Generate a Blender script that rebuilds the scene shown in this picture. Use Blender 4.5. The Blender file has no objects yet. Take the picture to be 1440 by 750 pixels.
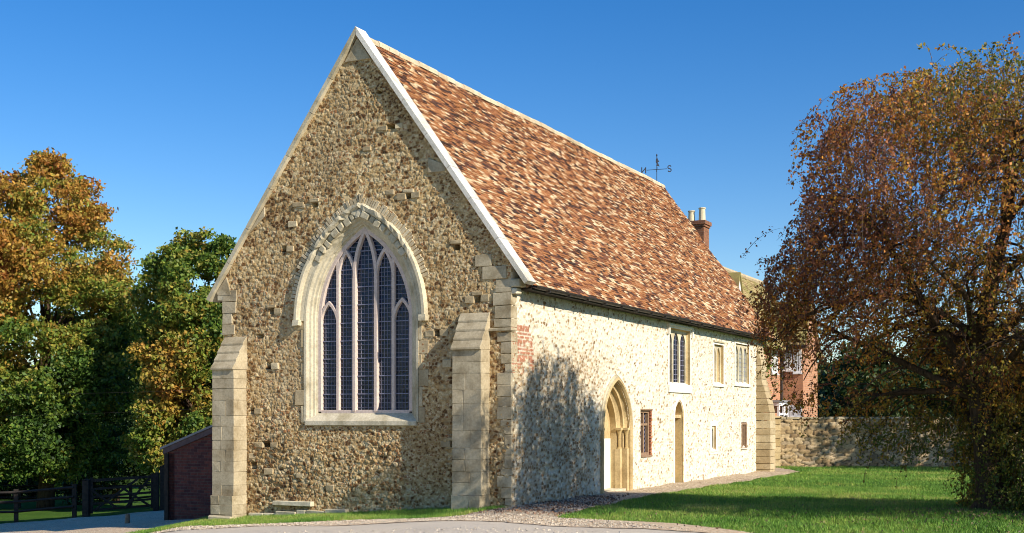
import bpy, bmesh, math, random
import numpy as np
from mathutils import Vector
from mathutils.geometry import delaunay_2d_cdt

random.seed(7); RNG = np.random.default_rng(7)
R = math.radians
scene = bpy.context.scene
COL = scene.collection
D1 = np.array([.4556, .8902, 0.]); D2 = np.array([-.8902, .4556, 0.])
C0 = np.array([-.014, 23.1, 0.])
SUNH = np.array([.751, -.660]); SUN_EL = 30.5

# ------------------------------------------------------------------ terrain
def sstep(a, b, x):
    t = np.clip((x - a) / (b - a), 0, 1); return t * t * (3 - 2 * t)
def gz(x, y):
    x = np.asarray(x, float); y = np.asarray(y, float)
    sp = np.minimum((np.sqrt(x * x + .5) - x) / 2, 16)
    z = -.078 * sp
    z = z - .04 * np.clip(y - 29, 0, 46) * sstep(2, 9, -x)
    z = z - .19 * sstep(6.2, 8.2, -x) * (1 - sstep(31, 39, y))
    z = z + .12 * np.exp(-((x - 8.4) ** 2 + (y - 20.4) ** 2) / 7.0)
    z = z + .02 * np.sin(x * 1.3 + 1) * np.sin(y * .9) + .012 * np.sin(x * 2.9 + y * 2.1)
    return z
def gzf(x, y): return float(gz(x, y))

# ------------------------------------------------------------------ frames + mesh builder
class Frame:
    def __init__(s, o, U, V, N):
        s.o = np.array(o, float); s.U = np.array(U, float); s.V = np.array(V, float); s.N = np.array(N, float)
    def P(s, u, v, n): return s.o + s.U * u + s.V * v + s.N * n
Z = np.array([0, 0, 1.])
GAB = Frame(C0, D2, Z, -D1)          # gable wall: u = metres from the right corner
LNG = Frame(C0, D1, Z, -D2)          # long wall: u = metres from the right corner
WORLD = Frame((0, 0, 0), (1, 0, 0), Z, (0, -1, 0))

class MB:
    def __init__(s): s.v = []; s.f = []; s.r = []; s.st = []; s.cuts = []
    def add(s, pts, faces, r=0., st=None):
        b = len(s.v); s.cuts.append((b, len(s.f)))
        for i, p in enumerate(pts):
            s.v.append(tuple(p)); s.st.append(st[i] if st else (0, 0, 0))
        for f in faces:
            s.f.append(tuple(b + i for i in f)); s.r.append(r)
    def box(s, fr, u0, u1, v0, v1, n0, n1, r=None, jit=0.):
        if r is None: r = random.random()
        pts = []; st = []
        for n in (n0, n1):
            for v in (v0, v1):
                for u in (u0, u1):
                    j = [random.uniform(-jit, jit) for _ in range(3)] if jit else (0, 0, 0)
                    pts.append(fr.P(u + j[0], v + j[1], n + j[2])); st.append((u + n, v, 0))
        s.add(pts, [(0, 1, 3, 2), (4, 6, 7, 5), (0, 4, 5, 1), (2, 3, 7, 6), (0, 2, 6, 4), (1, 5, 7, 3)], r, st)
    def prism(s, fr, poly, n0, n1, r=0., caps=True):
        k = len(poly)
        pts = [fr.P(u, v, n0) for u, v in poly] + [fr.P(u, v, n1) for u, v in poly]
        st = [(u + n0, v, 0) for u, v in poly] + [(u + n1, v, 0) for u, v in poly]
        fs = [(i, (i + 1) % k, k + (i + 1) % k, k + i) for i in range(k)]
        if caps: fs += [tuple(range(k))[::-1], tuple(range(k, 2 * k))]
        s.add(pts, fs, r, st)
    def loft(s, fr, outs, depths, r=0., close=False):
        """outs: list of equally long outlines; depths: n of each"""
        k = len(outs[0]); pts = []; st = []
        for o, n in zip(outs, depths):
            for (u, v) in o: pts.append(fr.P(u, v, n)); st.append((u + n, v, 0))
        fs = []
        for a in range(len(outs) - 1):
            for i in range(k - (0 if close else 1)):
                j = (i + 1) % k
                fs.append((a * k + i, a * k + j, (a + 1) * k + j, (a + 1) * k + i))
        s.add(pts, fs, r, st)
    def bar(s, fr, pl, hw, n0, n1, r=0., closed=False):
        """rectangular bar swept along a polyline lying in the frame's plane"""
        pl = [np.array(p, float) for p in pl]; k = len(pl); L = []; Rr = []
        for i in range(k):
            a = pl[(i - 1) % k] if (closed or i) else pl[i]; c = pl[(i + 1) % k] if (closed or i < k - 1) else pl[i]
            t1 = pl[i] - a; t2 = c - pl[i]
            l1 = np.linalg.norm(t1); l2 = np.linalg.norm(t2)
            t1 = t1 / l1 if l1 > 1e-9 else t2 / l2; t2 = t2 / l2 if l2 > 1e-9 else t1
            t = t1 + t2; t = t / (np.linalg.norm(t) + 1e-9)
            nn = np.array([-t[1], t[0]]); cs = max(.4, float(np.dot(t, t1)))
            L.append(pl[i] + nn * hw / cs); Rr.append(pl[i] - nn * hw / cs)
        pts = []; st = []
        for q, n in ((L, n0), (L, n1), (Rr, n1), (Rr, n0)):
            for p in q: pts.append(fr.P(p[0], p[1], n)); st.append((p[0], p[1], 0))
        fs = []
        for a in range(4):
            b = (a + 1) % 4
            for i in range(k - (0 if closed else 1)):
                j = (i + 1) % k; fs.append((a * k + i, a * k + j, b * k + j, b * k + i))
        if not closed:
            fs += [(0, k, 2 * k, 3 * k), (k - 1, 2 * k - 1, 3 * k - 1, 4 * k - 1)]
        s.add(pts, fs, r, st)
    def tube(s, pts, rad, sides=6, r=0., cap=True):
        pts = [np.array(p, float) for p in pts]; k = len(pts)
        if not hasattr(rad, '__len__'): rad = [rad] * k
        ring = []; prev = None
        for i in range(k):
            t = pts[min(i + 1, k - 1)] - pts[max(i - 1, 0)]; t /= (np.linalg.norm(t) + 1e-9)
            if prev is None:
                a = np.array([0, 0, 1.]) if abs(t[2]) < .9 else np.array([1., 0, 0]); x = np.cross(t, a)
            else: x = prev - t * np.dot(prev, t)
            x /= (np.linalg.norm(x) + 1e-9); prev = x; y = np.cross(t, x)
            for q in range(sides):
                an = 2 * math.pi * q / sides
                ring.append(pts[i] + (x * math.cos(an) + y * math.sin(an)) * rad[i])
        fs = [(i * sides + q, i * sides + (q + 1) % sides, (i + 1) * sides + (q + 1) % sides, (i + 1) * sides + q)
              for i in range(k - 1) for q in range(sides)]
        if cap: fs += [tuple(range(sides))[::-1], tuple(range((k - 1) * sides, k * sides))]
        s.add(ring, fs, r, [(p[0], p[2], 0) for p in ring])
    def build_each(s, name, mat, parent, bevel=0.):
        c = s.cuts + [(len(s.v), len(s.f))]
        for (v0, f0), (v1, f1) in zip(c[:-1], c[1:]):
            m = MB(); m.v = s.v[v0:v1]; m.st = s.st[v0:v1]; m.f = [tuple(i - v0 for i in f) for f in s.f[f0:f1]]; m.r = s.r[f0:f1]
            m.build(name, mat, parent, bevel=bevel)
    def build(s, name, mat, parent=None, smooth=False, recalc=True, bevel=0.):
        me = bpy.data.meshes.new(name)
        off = root_loc(parent)
        me.from_pydata([(x - off[0], y - off[1], z - off[2]) for x, y, z in s.v], [], s.f)
        a = me.attributes.new('rnd', 'FLOAT', 'FACE'); a.data.foreach_set('value', s.r)
        b = me.attributes.new('st', 'FLOAT_VECTOR', 'POINT')
        b.data.foreach_set('vector', np.array(s.st, float).ravel())
        if recalc:
            bm = bmesh.new(); bm.from_mesh(me); bmesh.ops.recalc_face_normals(bm, faces=bm.faces); bm.to_mesh(me); bm.free()
        me.materials.append(mat)
        if smooth: me.polygons.foreach_set('use_smooth', [True] * len(me.polygons))
        o = bpy.data.objects.new(name, me); COL.objects.link(o); o.parent = parent
        if bevel:
            m = o.modifiers.new('bevel', 'BEVEL'); m.width = bevel; m.segments = 1; m.limit_method = 'ANGLE'
        return o

def root_loc(p):
    if p is None: return (0, 0, 0)
    while p.parent: p = p.parent
    return tuple(p.location)
def thing(name, label, cat, loc, group=None):
    o = bpy.data.objects.new(name, None); COL.objects.link(o); o.location = [float(q) for q in loc]
    o.empty_display_size = .2
    return tag(o, label, cat, group)
def tag(o, label=None, cat=None, group=None, kind=None):
    if label: o['label'] = label
    if cat: o['category'] = cat
    if group: o['group'] = group
    if kind: o['kind'] = kind
    return o
def np_mesh(name, V, Fc, mat, parent=None, attrs=None, smooth=False):
    """V (n,3), Fc (m,k) uniform faces"""
    V = np.asarray(V, float) - np.array(root_loc(parent)); Fc = np.asarray(Fc, np.int32)
    me = bpy.data.meshes.new(name); m, k = Fc.shape
    me.vertices.add(len(V)); me.vertices.foreach_set('co', V.astype(np.float32).ravel())
    me.loops.add(m * k); me.loops.foreach_set('vertex_index', Fc.ravel())
    me.polygons.add(m); me.polygons.foreach_set('loop_start', np.arange(0, m * k, k, dtype=np.int32))
    me.update(calc_edges=True)
    for an, (dom, val) in (attrs or {}).items():
        a = me.attributes.new(an, 'FLOAT', dom); a.data.foreach_set('value', np.asarray(val, np.float32))
    if smooth: me.polygons.foreach_set('use_smooth', np.ones(m, bool))
    me.materials.append(mat); me.validate()
    o = bpy.data.objects.new(name, me); COL.objects.link(o); o.parent = parent
    return o

# ------------------------------------------------------------------ materials
class NT:
    def __init__(s, name):
        s.m = bpy.data.materials.new(name); s.m.use_nodes = True; s.t = s.m.node_tree
        s.b = s.t.nodes['Principled BSDF']; s.out = s.t.nodes['Material Output']
    def n(s, ty, **kw):
        x = s.t.nodes.new(ty)
        for k, v in kw.items(): setattr(x, k, v)
        return x
    def l(s, a, b): s.t.links.new(a, b)
    def attr(s, nm, vec=False):
        a = s.n('ShaderNodeAttribute', attribute_name=nm); return a.outputs['Vector' if vec else 'Fac']
    def pos(s): return s.n('ShaderNodeNewGeometry').outputs['Position']
    def noise(s, sc, det=4, rough=.55, vec=None, out='Fac', dist=0.):
        x = s.n('ShaderNodeTexNoise'); x.inputs['Scale'].default_value = sc; x.inputs['Detail'].default_value = det
        x.inputs['Roughness'].default_value = rough; x.inputs['Distortion'].default_value = dist
        s.l(vec or s.pos(), x.inputs['Vector']); return x.outputs[out]
    def ramp(s, f, stops, interp='LINEAR'):
        x = s.n('ShaderNodeValToRGB'); e = x.color_ramp; e.interpolation = interp
        while len(e.elements) < len(stops): e.elements.new(.5)
        for el, (p, c) in zip(e.elements, stops): el.position = p; el.color = (*c, 1) if len(c) == 3 else c
        s.l(f, x.inputs['Fac']); return x.outputs['Color']
    def mix(s, f, a, b, mode='MIX'):
        x = s.n('ShaderNodeMix', data_type='RGBA', blend_type=mode)
        for sock, v in ((x.inputs[0], f), (x.inputs[6], a), (x.inputs[7], b)):
            if isinstance(v, (int, float)): sock.default_value = v
            elif isinstance(v, tuple): sock.default_value = (*v, 1)
            else: s.l(v, sock)
        return x.outputs[2]
    def math(s, op, a, b=None):
        x = s.n('ShaderNodeMath', operation=op)
        for i, v in enumerate((a, b)):
            if v is None: continue
            if isinstance(v, (int, float)): x.inputs[i].default_value = v
            else: s.l(v, x.inputs[i])
        return x.outputs[0]
    def bump(s, h, dist=.01, st=1.):
        x = s.n('ShaderNodeBump'); x.inputs['Distance'].default_value = dist; x.inputs['Strength'].default_value = st
        s.l(h, x.inputs['Height']); s.l(x.outputs[0], s.b.inputs['Normal'])
    def fin(s, col, rough=.9, spec=.3, **kw):
        if isinstance(col, tuple): s.b.inputs['Base Color'].default_value = (*col, 1)
        else: s.l(col, s.b.inputs['Base Color'])
        s.b.inputs['Roughness'].default_value = rough; s.b.inputs['Specular IOR Level'].default_value = spec
        for k, v in kw.items(): s.b.inputs[k].default_value = v
        return s.m

def mat_rubble(name, stones, mortar, jt, grime=.35, bumpd=.012, bricks=False):
    t = NT(name)
    r = t.attr('cell'); j = t.attr('joint')
    c = t.ramp(r, stones)
    f1 = t.noise(26, 5, .7); c = t.mix(.55, c, t.ramp(f1, [(.25, (.35, .3, .25)), (.7, (1.25, 1.2, 1.1))]), 'MULTIPLY')
    m = t.mix(.6, mortar, t.ramp(t.noise(14, 5, .7), [(.3, (.6, .58, .55)), (.7, (1.2, 1.2, 1.15))]), 'MULTIPLY')
    jf = t.ramp(j, jt)
    if bricks: m = t.mix(t.attr('stony_shade'), m, (.38, .30, .20))  # mortar browned where the tree's shade falls: shade put into the colour
    c = t.mix(jf, c, m)
    big = t.noise(.7, 4, .6)
    c = t.mix(grime, c, t.ramp(big, [(.3, (.62, .56, .47)), (.5, (1, 1, 1)), (.72, (1.2, 1.15, 1.02))]), 'MULTIPLY')
    if bricks:
        br = t.attr('brick'); c = t.mix(br, c, (.36, .13, .07))
    t.bump(t.noise(45, 6, .75), bumpd, .8)
    return t.fin(c, .93, .2)
def mat_stone(name, a, b, grime=(.55, .5, .42), var=.5, bd=.006, gs=1.6):
    t = NT(name)
    c = t.mix(t.attr('rnd'), a, b)
    c = t.mix(var, c, t.ramp(t.noise(gs, 6, .65), [(.32, grime), (.55, (1, 1, 1)), (.8, (1.12, 1.1, 1.05))]), 'MULTIPLY')
    c = t.mix(.6, c, t.ramp(t.noise(22, 5, .7), [(.3, (.6, .57, .5)), (.6, (1.05, 1.05, 1.03))]), 'MULTIPLY')
    t.bump(t.noise(28, 7, .75), bd, .8)
    return t.fin(c, .9, .25)
def mat_plain(name, a, b, sc=6, rough=.7, bd=.002, spec=.3, **kw):
    t = NT(name)
    c = t.ramp(t.noise(sc, 5, .65), [(.3, a), (.7, b)]); t.bump(t.noise(sc * 5, 4, .6), bd, .5)
    return t.fin(c, rough, spec, **kw)
def mat_brick(name, c1, c2, mo, sc=1., dirt=(.5, .45, .42)):
    t = NT(name); x = t.n('ShaderNodeTexBrick'); t.l(t.attr('st', True), x.inputs['Vector'])
    x.inputs['Color1'].default_value = (*c1, 1); x.inputs['Color2'].default_value = (*c2, 1); x.inputs['Mortar'].default_value = (*mo, 1)
    x.inputs['Scale'].default_value = sc; x.inputs['Brick Width'].default_value = .225; x.inputs['Row Height'].default_value = .075
    x.inputs['Mortar Size'].default_value = .007; x.inputs['Mortar Smooth'].default_value = .3; x.inputs['Bias'].default_value = -.1
    c = t.mix(.75, x.outputs['Color'], t.ramp(t.noise(9, 5, .7), [(.3, dirt), (.65, (1.15, 1.1, 1.05))]), 'MULTIPLY')
    h = t.math('SUBTRACT', t.math('MULTIPLY', t.noise(50, 4, .6), .4), x.outputs['Fac'])
    t.bump(h, .006, .8)
    return t.fin(c, .92, .2)
def mat_leaf(name, stops, transl=.35, rough=.55, patch=None):
    t = NT(name)
    c = t.ramp(t.attr('hue'), stops)
    c = t.mix(.8, c, t.ramp(t.attr('rnd'), [(0, (.55, .55, .5)), (.5, (1, 1, 1)), (1, (1.5, 1.45, 1.3))]), 'MULTIPLY')
    t.fin(c, rough, .35)
    tr = t.n('ShaderNodeBsdfTranslucent'); t.l(c, tr.inputs['Color'])
    mx = t.n('ShaderNodeMixShader'); mx.inputs[0].default_value = transl
    t.l(t.b.outputs[0], mx.inputs[1]); t.l(tr.outputs[0], mx.inputs[2]); t.l(mx.outputs[0], t.out.inputs['Surface'])
    return t.m

M = {}
M['gable'] = mat_rubble('gable_rubble', [(0, (.12, .06, .026)), (.15, (.24, .13, .052)), (.36, (.43, .285, .13)), (.66, (.57, .425, .225)), (.90, (.74, .63, .41)), (1, (.38, .19, .085))],
                        (.50, .375, .215), [(.0, (.95, .95, .95)), (.26, (0, 0, 0))], .6, .02)
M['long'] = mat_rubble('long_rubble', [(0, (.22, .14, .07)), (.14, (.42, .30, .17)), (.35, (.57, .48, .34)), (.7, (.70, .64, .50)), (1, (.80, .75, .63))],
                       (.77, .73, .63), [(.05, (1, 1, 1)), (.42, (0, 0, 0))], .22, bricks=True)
M['garden'] = mat_rubble('garden_rubble', [(0, (.26, .18, .10)), (.35, (.46, .34, .19)), (.7, (.58, .45, .27)), (1, (.42, .34, .24))],
                         (.16, .125, .085), [(.03, (1, 1, 1)), (.2, (0, 0, 0))], .6)
M['ashlar'] = mat_stone('grey_ashlar', (.43, .36, .245), (.52, .445, .31), var=.9, gs=2.2)
M['block'] = mat_stone('ochre_blocks', (.44, .34, .20), (.60, .50, .33), var=.8)
M['pale'] = mat_stone('pale_dressed_stone', (.52, .46, .33), (.68, .61, .46), grime=(.5, .47, .38), var=.85)
M['vous'] = mat_stone('thin_arch_stones', (.48, .38, .24), (.70, .60, .42), var=.5)
M['white'] = mat_stone('limewashed_stone', (.80, .77, .68), (.85, .82, .75), grime=(.8, .76, .66), var=.4, bd=.003)
M['tan'] = mat_stone('honey_stone', (.52, .38, .18), (.66, .52, .30), var=.7)
M['coping'] = mat_stone('lead_white_coping', (.68, .65, .59), (.76, .73, .67), grime=(.52, .50, .42), var=.8, bd=.004)
M['tracery'] = mat_stone('pinkish_tracery', (.62, .50, .44), (.70, .58, .52), grime=(.75, .7, .66), var=.3, bd=.003)
t = NT('clay_tiles')
c = t.ramp(t.attr('rnd'), [(0, (.06, .036, .03)), (.14, (.12, .055, .038)), (.24, (.23, .09, .045)), (.4, (.35, .145, .058)), (.55, (.46, .21, .085)), (.68, (.37, .155, .068)), (.78, (.49, .28, .14)), (.87, (.64, .46, .28)), (1, (.76, .62, .42))])
c = t.mix(.5, c, t.ramp(t.noise(30, 4, .7), [(.3, (.55, .5, .45)), (.65, (1.1, 1.1, 1.1))]), 'MULTIPLY')
c = t.mix(.5, c, t.ramp(t.noise(.7, 5, .65), [(.3, (.66, .62, .56)), (.55, (1, 1, 1)), (.75, (1.15, 1.08, 1.0))]), 'MULTIPLY')
t.bump(t.noise(60, 4, .6), .004, .6); M['tile'] = t.fin(c, .85, .3)
t = NT('mossy_tiles')
c = t.ramp(t.attr('rnd'), [(0, (.22, .15, .08)), (.4, (.34, .26, .12)), (.75, (.44, .36, .18)), (1, (.46, .30, .17))])
c = t.mix(t.ramp(t.noise(1.2, 5, .7), [(.4, (0, 0, 0)), (.65, (.8, .8, .8))]), c, (.34, .31, .11)); t.bump(t.noise(30, 5, .7), .01, .7)
M['moss'] = t.fin(c, .95, .1)
M['ridge'] = mat_stone('buff_ridge', (.52, .42, .28), (.68, .58, .42), var=.8)
M['gutter'] = mat_plain('black_gutter', (.015, .012, .012), (.05, .04, .035), 8, .5)
t = NT('leaded_glass'); M['glass'] = t.fin(t.ramp(t.noise(2.2, 3, .6), [(.3, (.003, .005, .014)), (.7, (.010, .016, .045))]), .15, .35)
t.bump(t.noise(9, 2, .5), .02, .5)
M['lead'] = mat_plain('lead_cames', (.17, .17, .24), (.27, .27, .36), 10, .5)
M['paleglass'] = mat_plain('pale_glass', (.30, .31, .26), (.50, .50, .42), 5, .25)
M['plaster'] = mat_plain('white_plaster', (.72, .68, .60), (.84, .81, .75), 3, .9)
M['wood'] = mat_plain('weathered_timber', (.20, .12, .07), (.36, .24, .15), 14, .8)
M['dark_wood'] = mat_plain('dark_fence_timber', (.018, .014, .011), (.05, .04, .03), 9, .85)
M['fascia'] = mat_plain('plum_fascia', (.09, .06, .06), (.15, .11, .11), 6, .8)
M['iron'] = mat_plain('dark_iron', (.02, .025, .04), (.05, .055, .08), 12, .5)
M['paint'] = mat_plain('white_paint', (.74, .74, .74), (.82, .82, .82), 6, .5)
M['shed_brick'] = mat_brick('dark_red_brick', (.19, .065, .05), (.08, .035, .04), (.13, .10, .085))
M['house_brick'] = mat_brick('orange_brick', (.50, .25, .14), (.42, .20, .12), (.52, .40, .28), dirt=(.75, .7, .65))
M['chim_brick'] = mat_brick('chimney_brick', (.30, .13, .07), (.20, .09, .06), (.28, .2, .14))
M['redbrick'] = mat_stone('single_red_bricks', (.34, .12, .06), (.46, .20, .11), var=.5)
M['terra'] = mat_plain('buff_terracotta', (.55, .46, .30), (.70, .62, .44), 6, .8)
M['slate'] = mat_plain('grey_lead', (.20, .20, .21), (.30, .30, .30), 6, .6)
def mat_bark(name, a, b, moss=None):
    t = NT(name); v = t.n('ShaderNodeMapping'); v.inputs['Scale'].default_value = (14, 14, 2.5); t.l(t.pos(), v.inputs['Vector'])
    nz = t.noise(1.3, 6, .7, v.outputs[0]); c = t.ramp(nz, [(.3, a), (.65, b)]); t.bump(nz, .05, 1.)
    return t.fin(c, .95, .1)
M['bark'] = mat_bark('brown_bark', (.025, .017, .011), (.13, .085, .055))
M['barkpale'] = mat_bark('twig_bark', (.06, .035, .025), (.16, .11, .075))
# ground materials
t = NT('turf'); c = t.ramp(t.noise(60, 3, .7), [(.3, (.04, .10, .014)), (.7, (.10, .20, .03))])
c = t.mix(.5, c, t.ramp(t.noise(.8, 5, .6), [(.3, (.6, .7, .6)), (.7, (1.35, 1.15, .9))]), 'MULTIPLY'); t.bump(t.noise(45, 4, .8), .05, 1.); M['turf'] = t.fin(c, .95, .1)
t = NT('asphalt_drive')
c = t.ramp(t.noise(120, 3, .8), [(.3, (.48, .41, .32)), (.5, (.66, .575, .46)), (.72, (.80, .72, .60))])
c = t.mix(.4, c, t.ramp(t.noise(.6, 5, .6), [(.3, (.75, .75, .77)), (.7, (1.15, 1.12, 1.05))]), 'MULTIPLY'); t.bump(t.noise(140, 3, .8), .012, .8); M['road'] = t.fin(c, .93, .15)
t = NT('loose_gravel')
vo = t.n('ShaderNodeTexVoronoi'); vo.inputs['Scale'].default_value = 45; t.l(t.pos(), vo.inputs['Vector'])
sp = t.n('ShaderNodeSeparateColor'); t.l(vo.outputs['Color'], sp.inputs[0])
c = t.ramp(sp.outputs[0], [(.0, (.38, .25, .15)), (.3, (.66, .48, .31)), (.7, (.76, .60, .42)), (1, (.86, .74, .57))])
c = t.mix(.35, c, t.ramp(t.noise(.9, 5, .6), [(.3, (.7, .68, .66)), (.7, (1.15, 1.12, 1.05))]), 'MULTIPLY'); t.bump(vo.outputs['Distance'], -.02, .9); M['gravel'] = t.fin(c, .93, .15)
t = NT('leaf_strewn_path')
vo = t.n('ShaderNodeTexVoronoi'); vo.inputs['Scale'].default_value = 30; t.l(t.pos(), vo.inputs['Vector'])
sp = t.n('ShaderNodeSeparateColor'); t.l(vo.outputs['Color'], sp.inputs[0])
c = t.ramp(sp.outputs[0], [(.0, (.22, .15, .10)), (.4, (.46, .36, .25)), (.8, (.64, .54, .40)), (1, (.78, .70, .56))])
c = t.mix(.4, c, t.ramp(t.noise(1.5, 5, .6), [(.3, (.6, .55, .5)), (.7, (1.2, 1.15, 1.0))]), 'MULTIPLY'); t.bump(vo.outputs['Distance'], -.02, .9); M['path'] = t.fin(c, .95, .1)

# ------------------------------------------------------------------ rubble displacement
def vnoise(u, v, sc, seed, octv=3):
    rg = np.random.default_rng(seed); T = rg.random((64, 64)); out = 0; amp = 1; tot = 0
    for _ in range(octv):
        x = u * sc + 13.7; y = v * sc + 7.3; xi = np.floor(x).astype(int); yi = np.floor(y).astype(int)
        fx = x - xi; fy = y - yi; fx = fx * fx * (3 - 2 * fx); fy = fy * fy * (3 - 2 * fy)
        a = T[xi % 64, yi % 64]; b = T[(xi + 1) % 64, yi % 64]; c = T[xi % 64, (yi + 1) % 64]; d = T[(xi + 1) % 64, (yi + 1) % 64]
        out = out + amp * ((a * (1 - fx) + b * fx) * (1 - fy) + (c * (1 - fx) + d * fx) * fy); tot += amp; amp *= .5; sc *= 2.03
    return out / tot
def cells(u, v, cu, cv, seed, jit=.85, brick=True):
    """Voronoi of a jittered, staggered lattice. returns gap (0 in joint), random a, random b"""
    rg = np.random.default_rng(seed); J = rg.random((128, 128, 4))
    U = u / cu + (vnoise(u, v, 2.2, seed + 1) - .5) * 1.6; Vv = v / cv + (vnoise(u, v, 1.7, seed + 2) - .5) * 1.6
    yi = np.floor(Vv).astype(int)
    F1 = np.full(u.shape, 9.); F2 = F1.copy(); A = np.zeros(u.shape); B = A.copy()
    for dy in (-1, 0, 1):
        row = yi + dy; sh = (row % 2) * .5 if brick else 0
        xi = np.floor(U - sh).astype(int)
        for dx in (-1, 0, 1):
            cx = xi + dx; q = J[cx % 128, row % 128]
            px = cx + sh + .5 + (q[..., 0] - .5) * jit; py = row + .5 + (q[..., 1] - .5) * jit
            ex = np.abs(U - px); ey = np.abs(Vv - py)
            d = (ex ** 3 + (ey * 1.05) ** 3) ** (1 / 3)
            cl = d < F1
            F2 = np.where(cl, F1, np.minimum(F2, d)); A = np.where(cl, q[..., 2], A); B = np.where(cl, q[..., 3], B); F1 = np.where(cl, d, F1)
    return F2 - F1, A, B
def rubble_wall(name, fr, u0, u1, v0, v1, step, mat, parent, keep, disp, attr_extra=None, toplim=None):
    nu = int((u1 - u0) / step) + 1; nv = int((v1 - v0) / step) + 1
    us = np.linspace(u0, u1, nu); vs = np.linspace(v0, v1, nv)
    Ug, Vg = np.meshgrid(us, vs, indexing='ij')
    if toplim is not None: Vg = np.minimum(Vg, toplim(Ug))
    h, cell, joint, extra = disp(Ug, Vg)
    P = fr.o + Ug[..., None] * fr.U + Vg[..., None] * fr.V + h[..., None] * fr.N
    idx = np.arange(nu * nv).reshape(nu, nv)
    q = np.stack([idx[:-1, :-1], idx[1:, :-1], idx[1:, 1:], idx[:-1, 1:]], -1)
    cu = (Ug[:-1, :-1] + Ug[1:, 1:]) / 2; cv = (Vg[:-1, :-1] + Vg[1:, 1:]) / 2
    k = keep(cu, cv) & ((Vg[:-1, 1:] - Vg[:-1, :-1] > 1e-4) | (Vg[1:, 1:] - Vg[1:, :-1] > 1e-4))
    q = q[k].reshape(-1, 4)
    if np.cross(fr.U, fr.V) @ fr.N < 0: q = q[:, ::-1]
    used = np.unique(q); rm = np.full(nu * nv, -1); rm[used] = np.arange(len(used)); q = rm[q]
    at = {'cell': ('POINT', cell.ravel()[used]), 'joint': ('POINT', joint.ravel()[used])}
    for kk, vv in extra.items(): at[kk] = ('POINT', vv.ravel()[used])
    return np_mesh(name, P.reshape(-1, 3)[used], q, mat, parent, at, smooth=False)

def arch_pts(c, a, spring, Rr, off=0., k=14, base=None):
    """pointed arch outline, left foot to right foot; centres Rr-a beyond the axis"""
    e = Rr - a; r = Rr + off; top = math.acos(max(-1, min(1, e / r)))
    pts = []
    for i in range(k + 1):
        an = top * i / k; pts.append((c + e - r * math.cos(an), spring + r * math.sin(an)))
    for i in range(k - 1, -1, -1):
        an = top * i / k; pts.append((c - e + r * math.cos(an), spring + r * math.sin(an)))
    if base is not None: pts = [(pts[0][0], base)] + pts + [(pts[-1][0], base)]
    return pts
def in_arch(u, v, c, a, spring, Rr, off, base):
    e = Rr - a; r = Rr + off
    lo = (np.abs(u - c) < a + off) & (v <= spring) & (v > base)
    hi = (v > spring) & ((np.abs(u - c) + e) ** 2 + (v - spring) ** 2 < r * r)
    return lo | hi

# ------------------------------------------------------------------ the chapel
W = 7.04; RIDGE_U = 3.52; EAVE_Z = 4.26; RIDGE_Z = 9.50; OV = .30; LEN = 18.1
SL = (RIDGE_Z - EAVE_Z) / (RIDGE_U + OV)
def roofline(u): return RIDGE_Z - np.abs(np.asarray(u) - RIDGE_U) * SL
chapel = thing('stone_chapel', 'medieval rubble stone chapel with steep clay tiled roof and tall pointed window', 'chapel', C0)

WC, WA, WS, WR = 3.47, 1.5, 3.73, 2.44      # great window arch: centre, half width, spring, radius
RUB_EDGE = -.12
gable_putlogs = [(2.72, 7.57, .09, .035), (2.3, 6.15, .055, .05), (4.6, 6.15, .05, .05), (1.2, 5.05, .055, .055), (5.39, 5.28, .06, .05), (.73, 4.02, .06, .06),
                 (5.71, 3.98, .05, .055), (5.8, 2.81, .055, .06), (6.24, 1.85, .05, .05), (5.86, 1.14, .09, .045), (6.2, .68, .06, .06), (1.24, 2.79, .06, .06), (1.64, 3.38, .05, .05), (1.25, 1.2, .08, .05), (6.05, 3.45, .07, .04), (3.0, 8.3, .05, .03)]
def gdisp(u, v):
    g, a, b = cells(u, v, .056, .044, 11)
    g2, a2, b2 = cells(u, v, .10, .072, 23)
    zone = sstep(.45, .62, vnoise(u, v, .55, 5) + .35 * np.exp(-((u - 3.3) ** 2 / 2.2 + (v - .9) ** 2 / .5)))
    g = g * (1 - zone) + g2 * zone; a = np.where(zone > .5, a2, a); b = np.where(zone > .5, b2, b)
    st = sstep(.0, .24, g)
    amp = .015 + .022 * zone * np.exp(-((v - .8) ** 2) / 1.2)
    lost = (vnoise(u, v, 6, 77) > .68) & (b < .4)
    fine = vnoise(u, v, 26, 9, 2)
    h = st * (.15 + .85 * b) * amp - .010 + (fine - .5) * .015 - .009 * sstep(.66, .8, vnoise(u, v, 19, 93, 2)) + (vnoise(u, v, .9, 31) - .5) * .03
    h = np.where(lost & (b < .2), h - .012 * st, h)
    for (x, y, sx, sy) in gable_putlogs:
        h = np.where((np.abs(u - x) < sx * 1.3) & (np.abs(v - y) < sy * 1.25), -.22, h)
    ed = np.minimum(u, W - u); h = np.where(ed < .03, np.minimum(h, 0.0), h)
    # flush-pointed pale patches
    smear = sstep(.58, .7, vnoise(u, v, .8, 61))
    cell = np.clip(a + (vnoise(u, v, .6, 44) - .5) * .35 + (fine - .5) * .7, 0, 1)
    return h, cell, np.clip(g - smear * .15, 0, 1), {}
gable = rubble_wall('gable_wall', GAB, 0, W, -.9, 9.5, .0135, M['gable'], chapel,
    lambda u, v: ~in_arch(u, v, WC, WA, WS, WR, -.12, 1.6) & (v < roofline(u) + .05), gdisp, toplim=lambda u: roofline(u) + .03)

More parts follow.
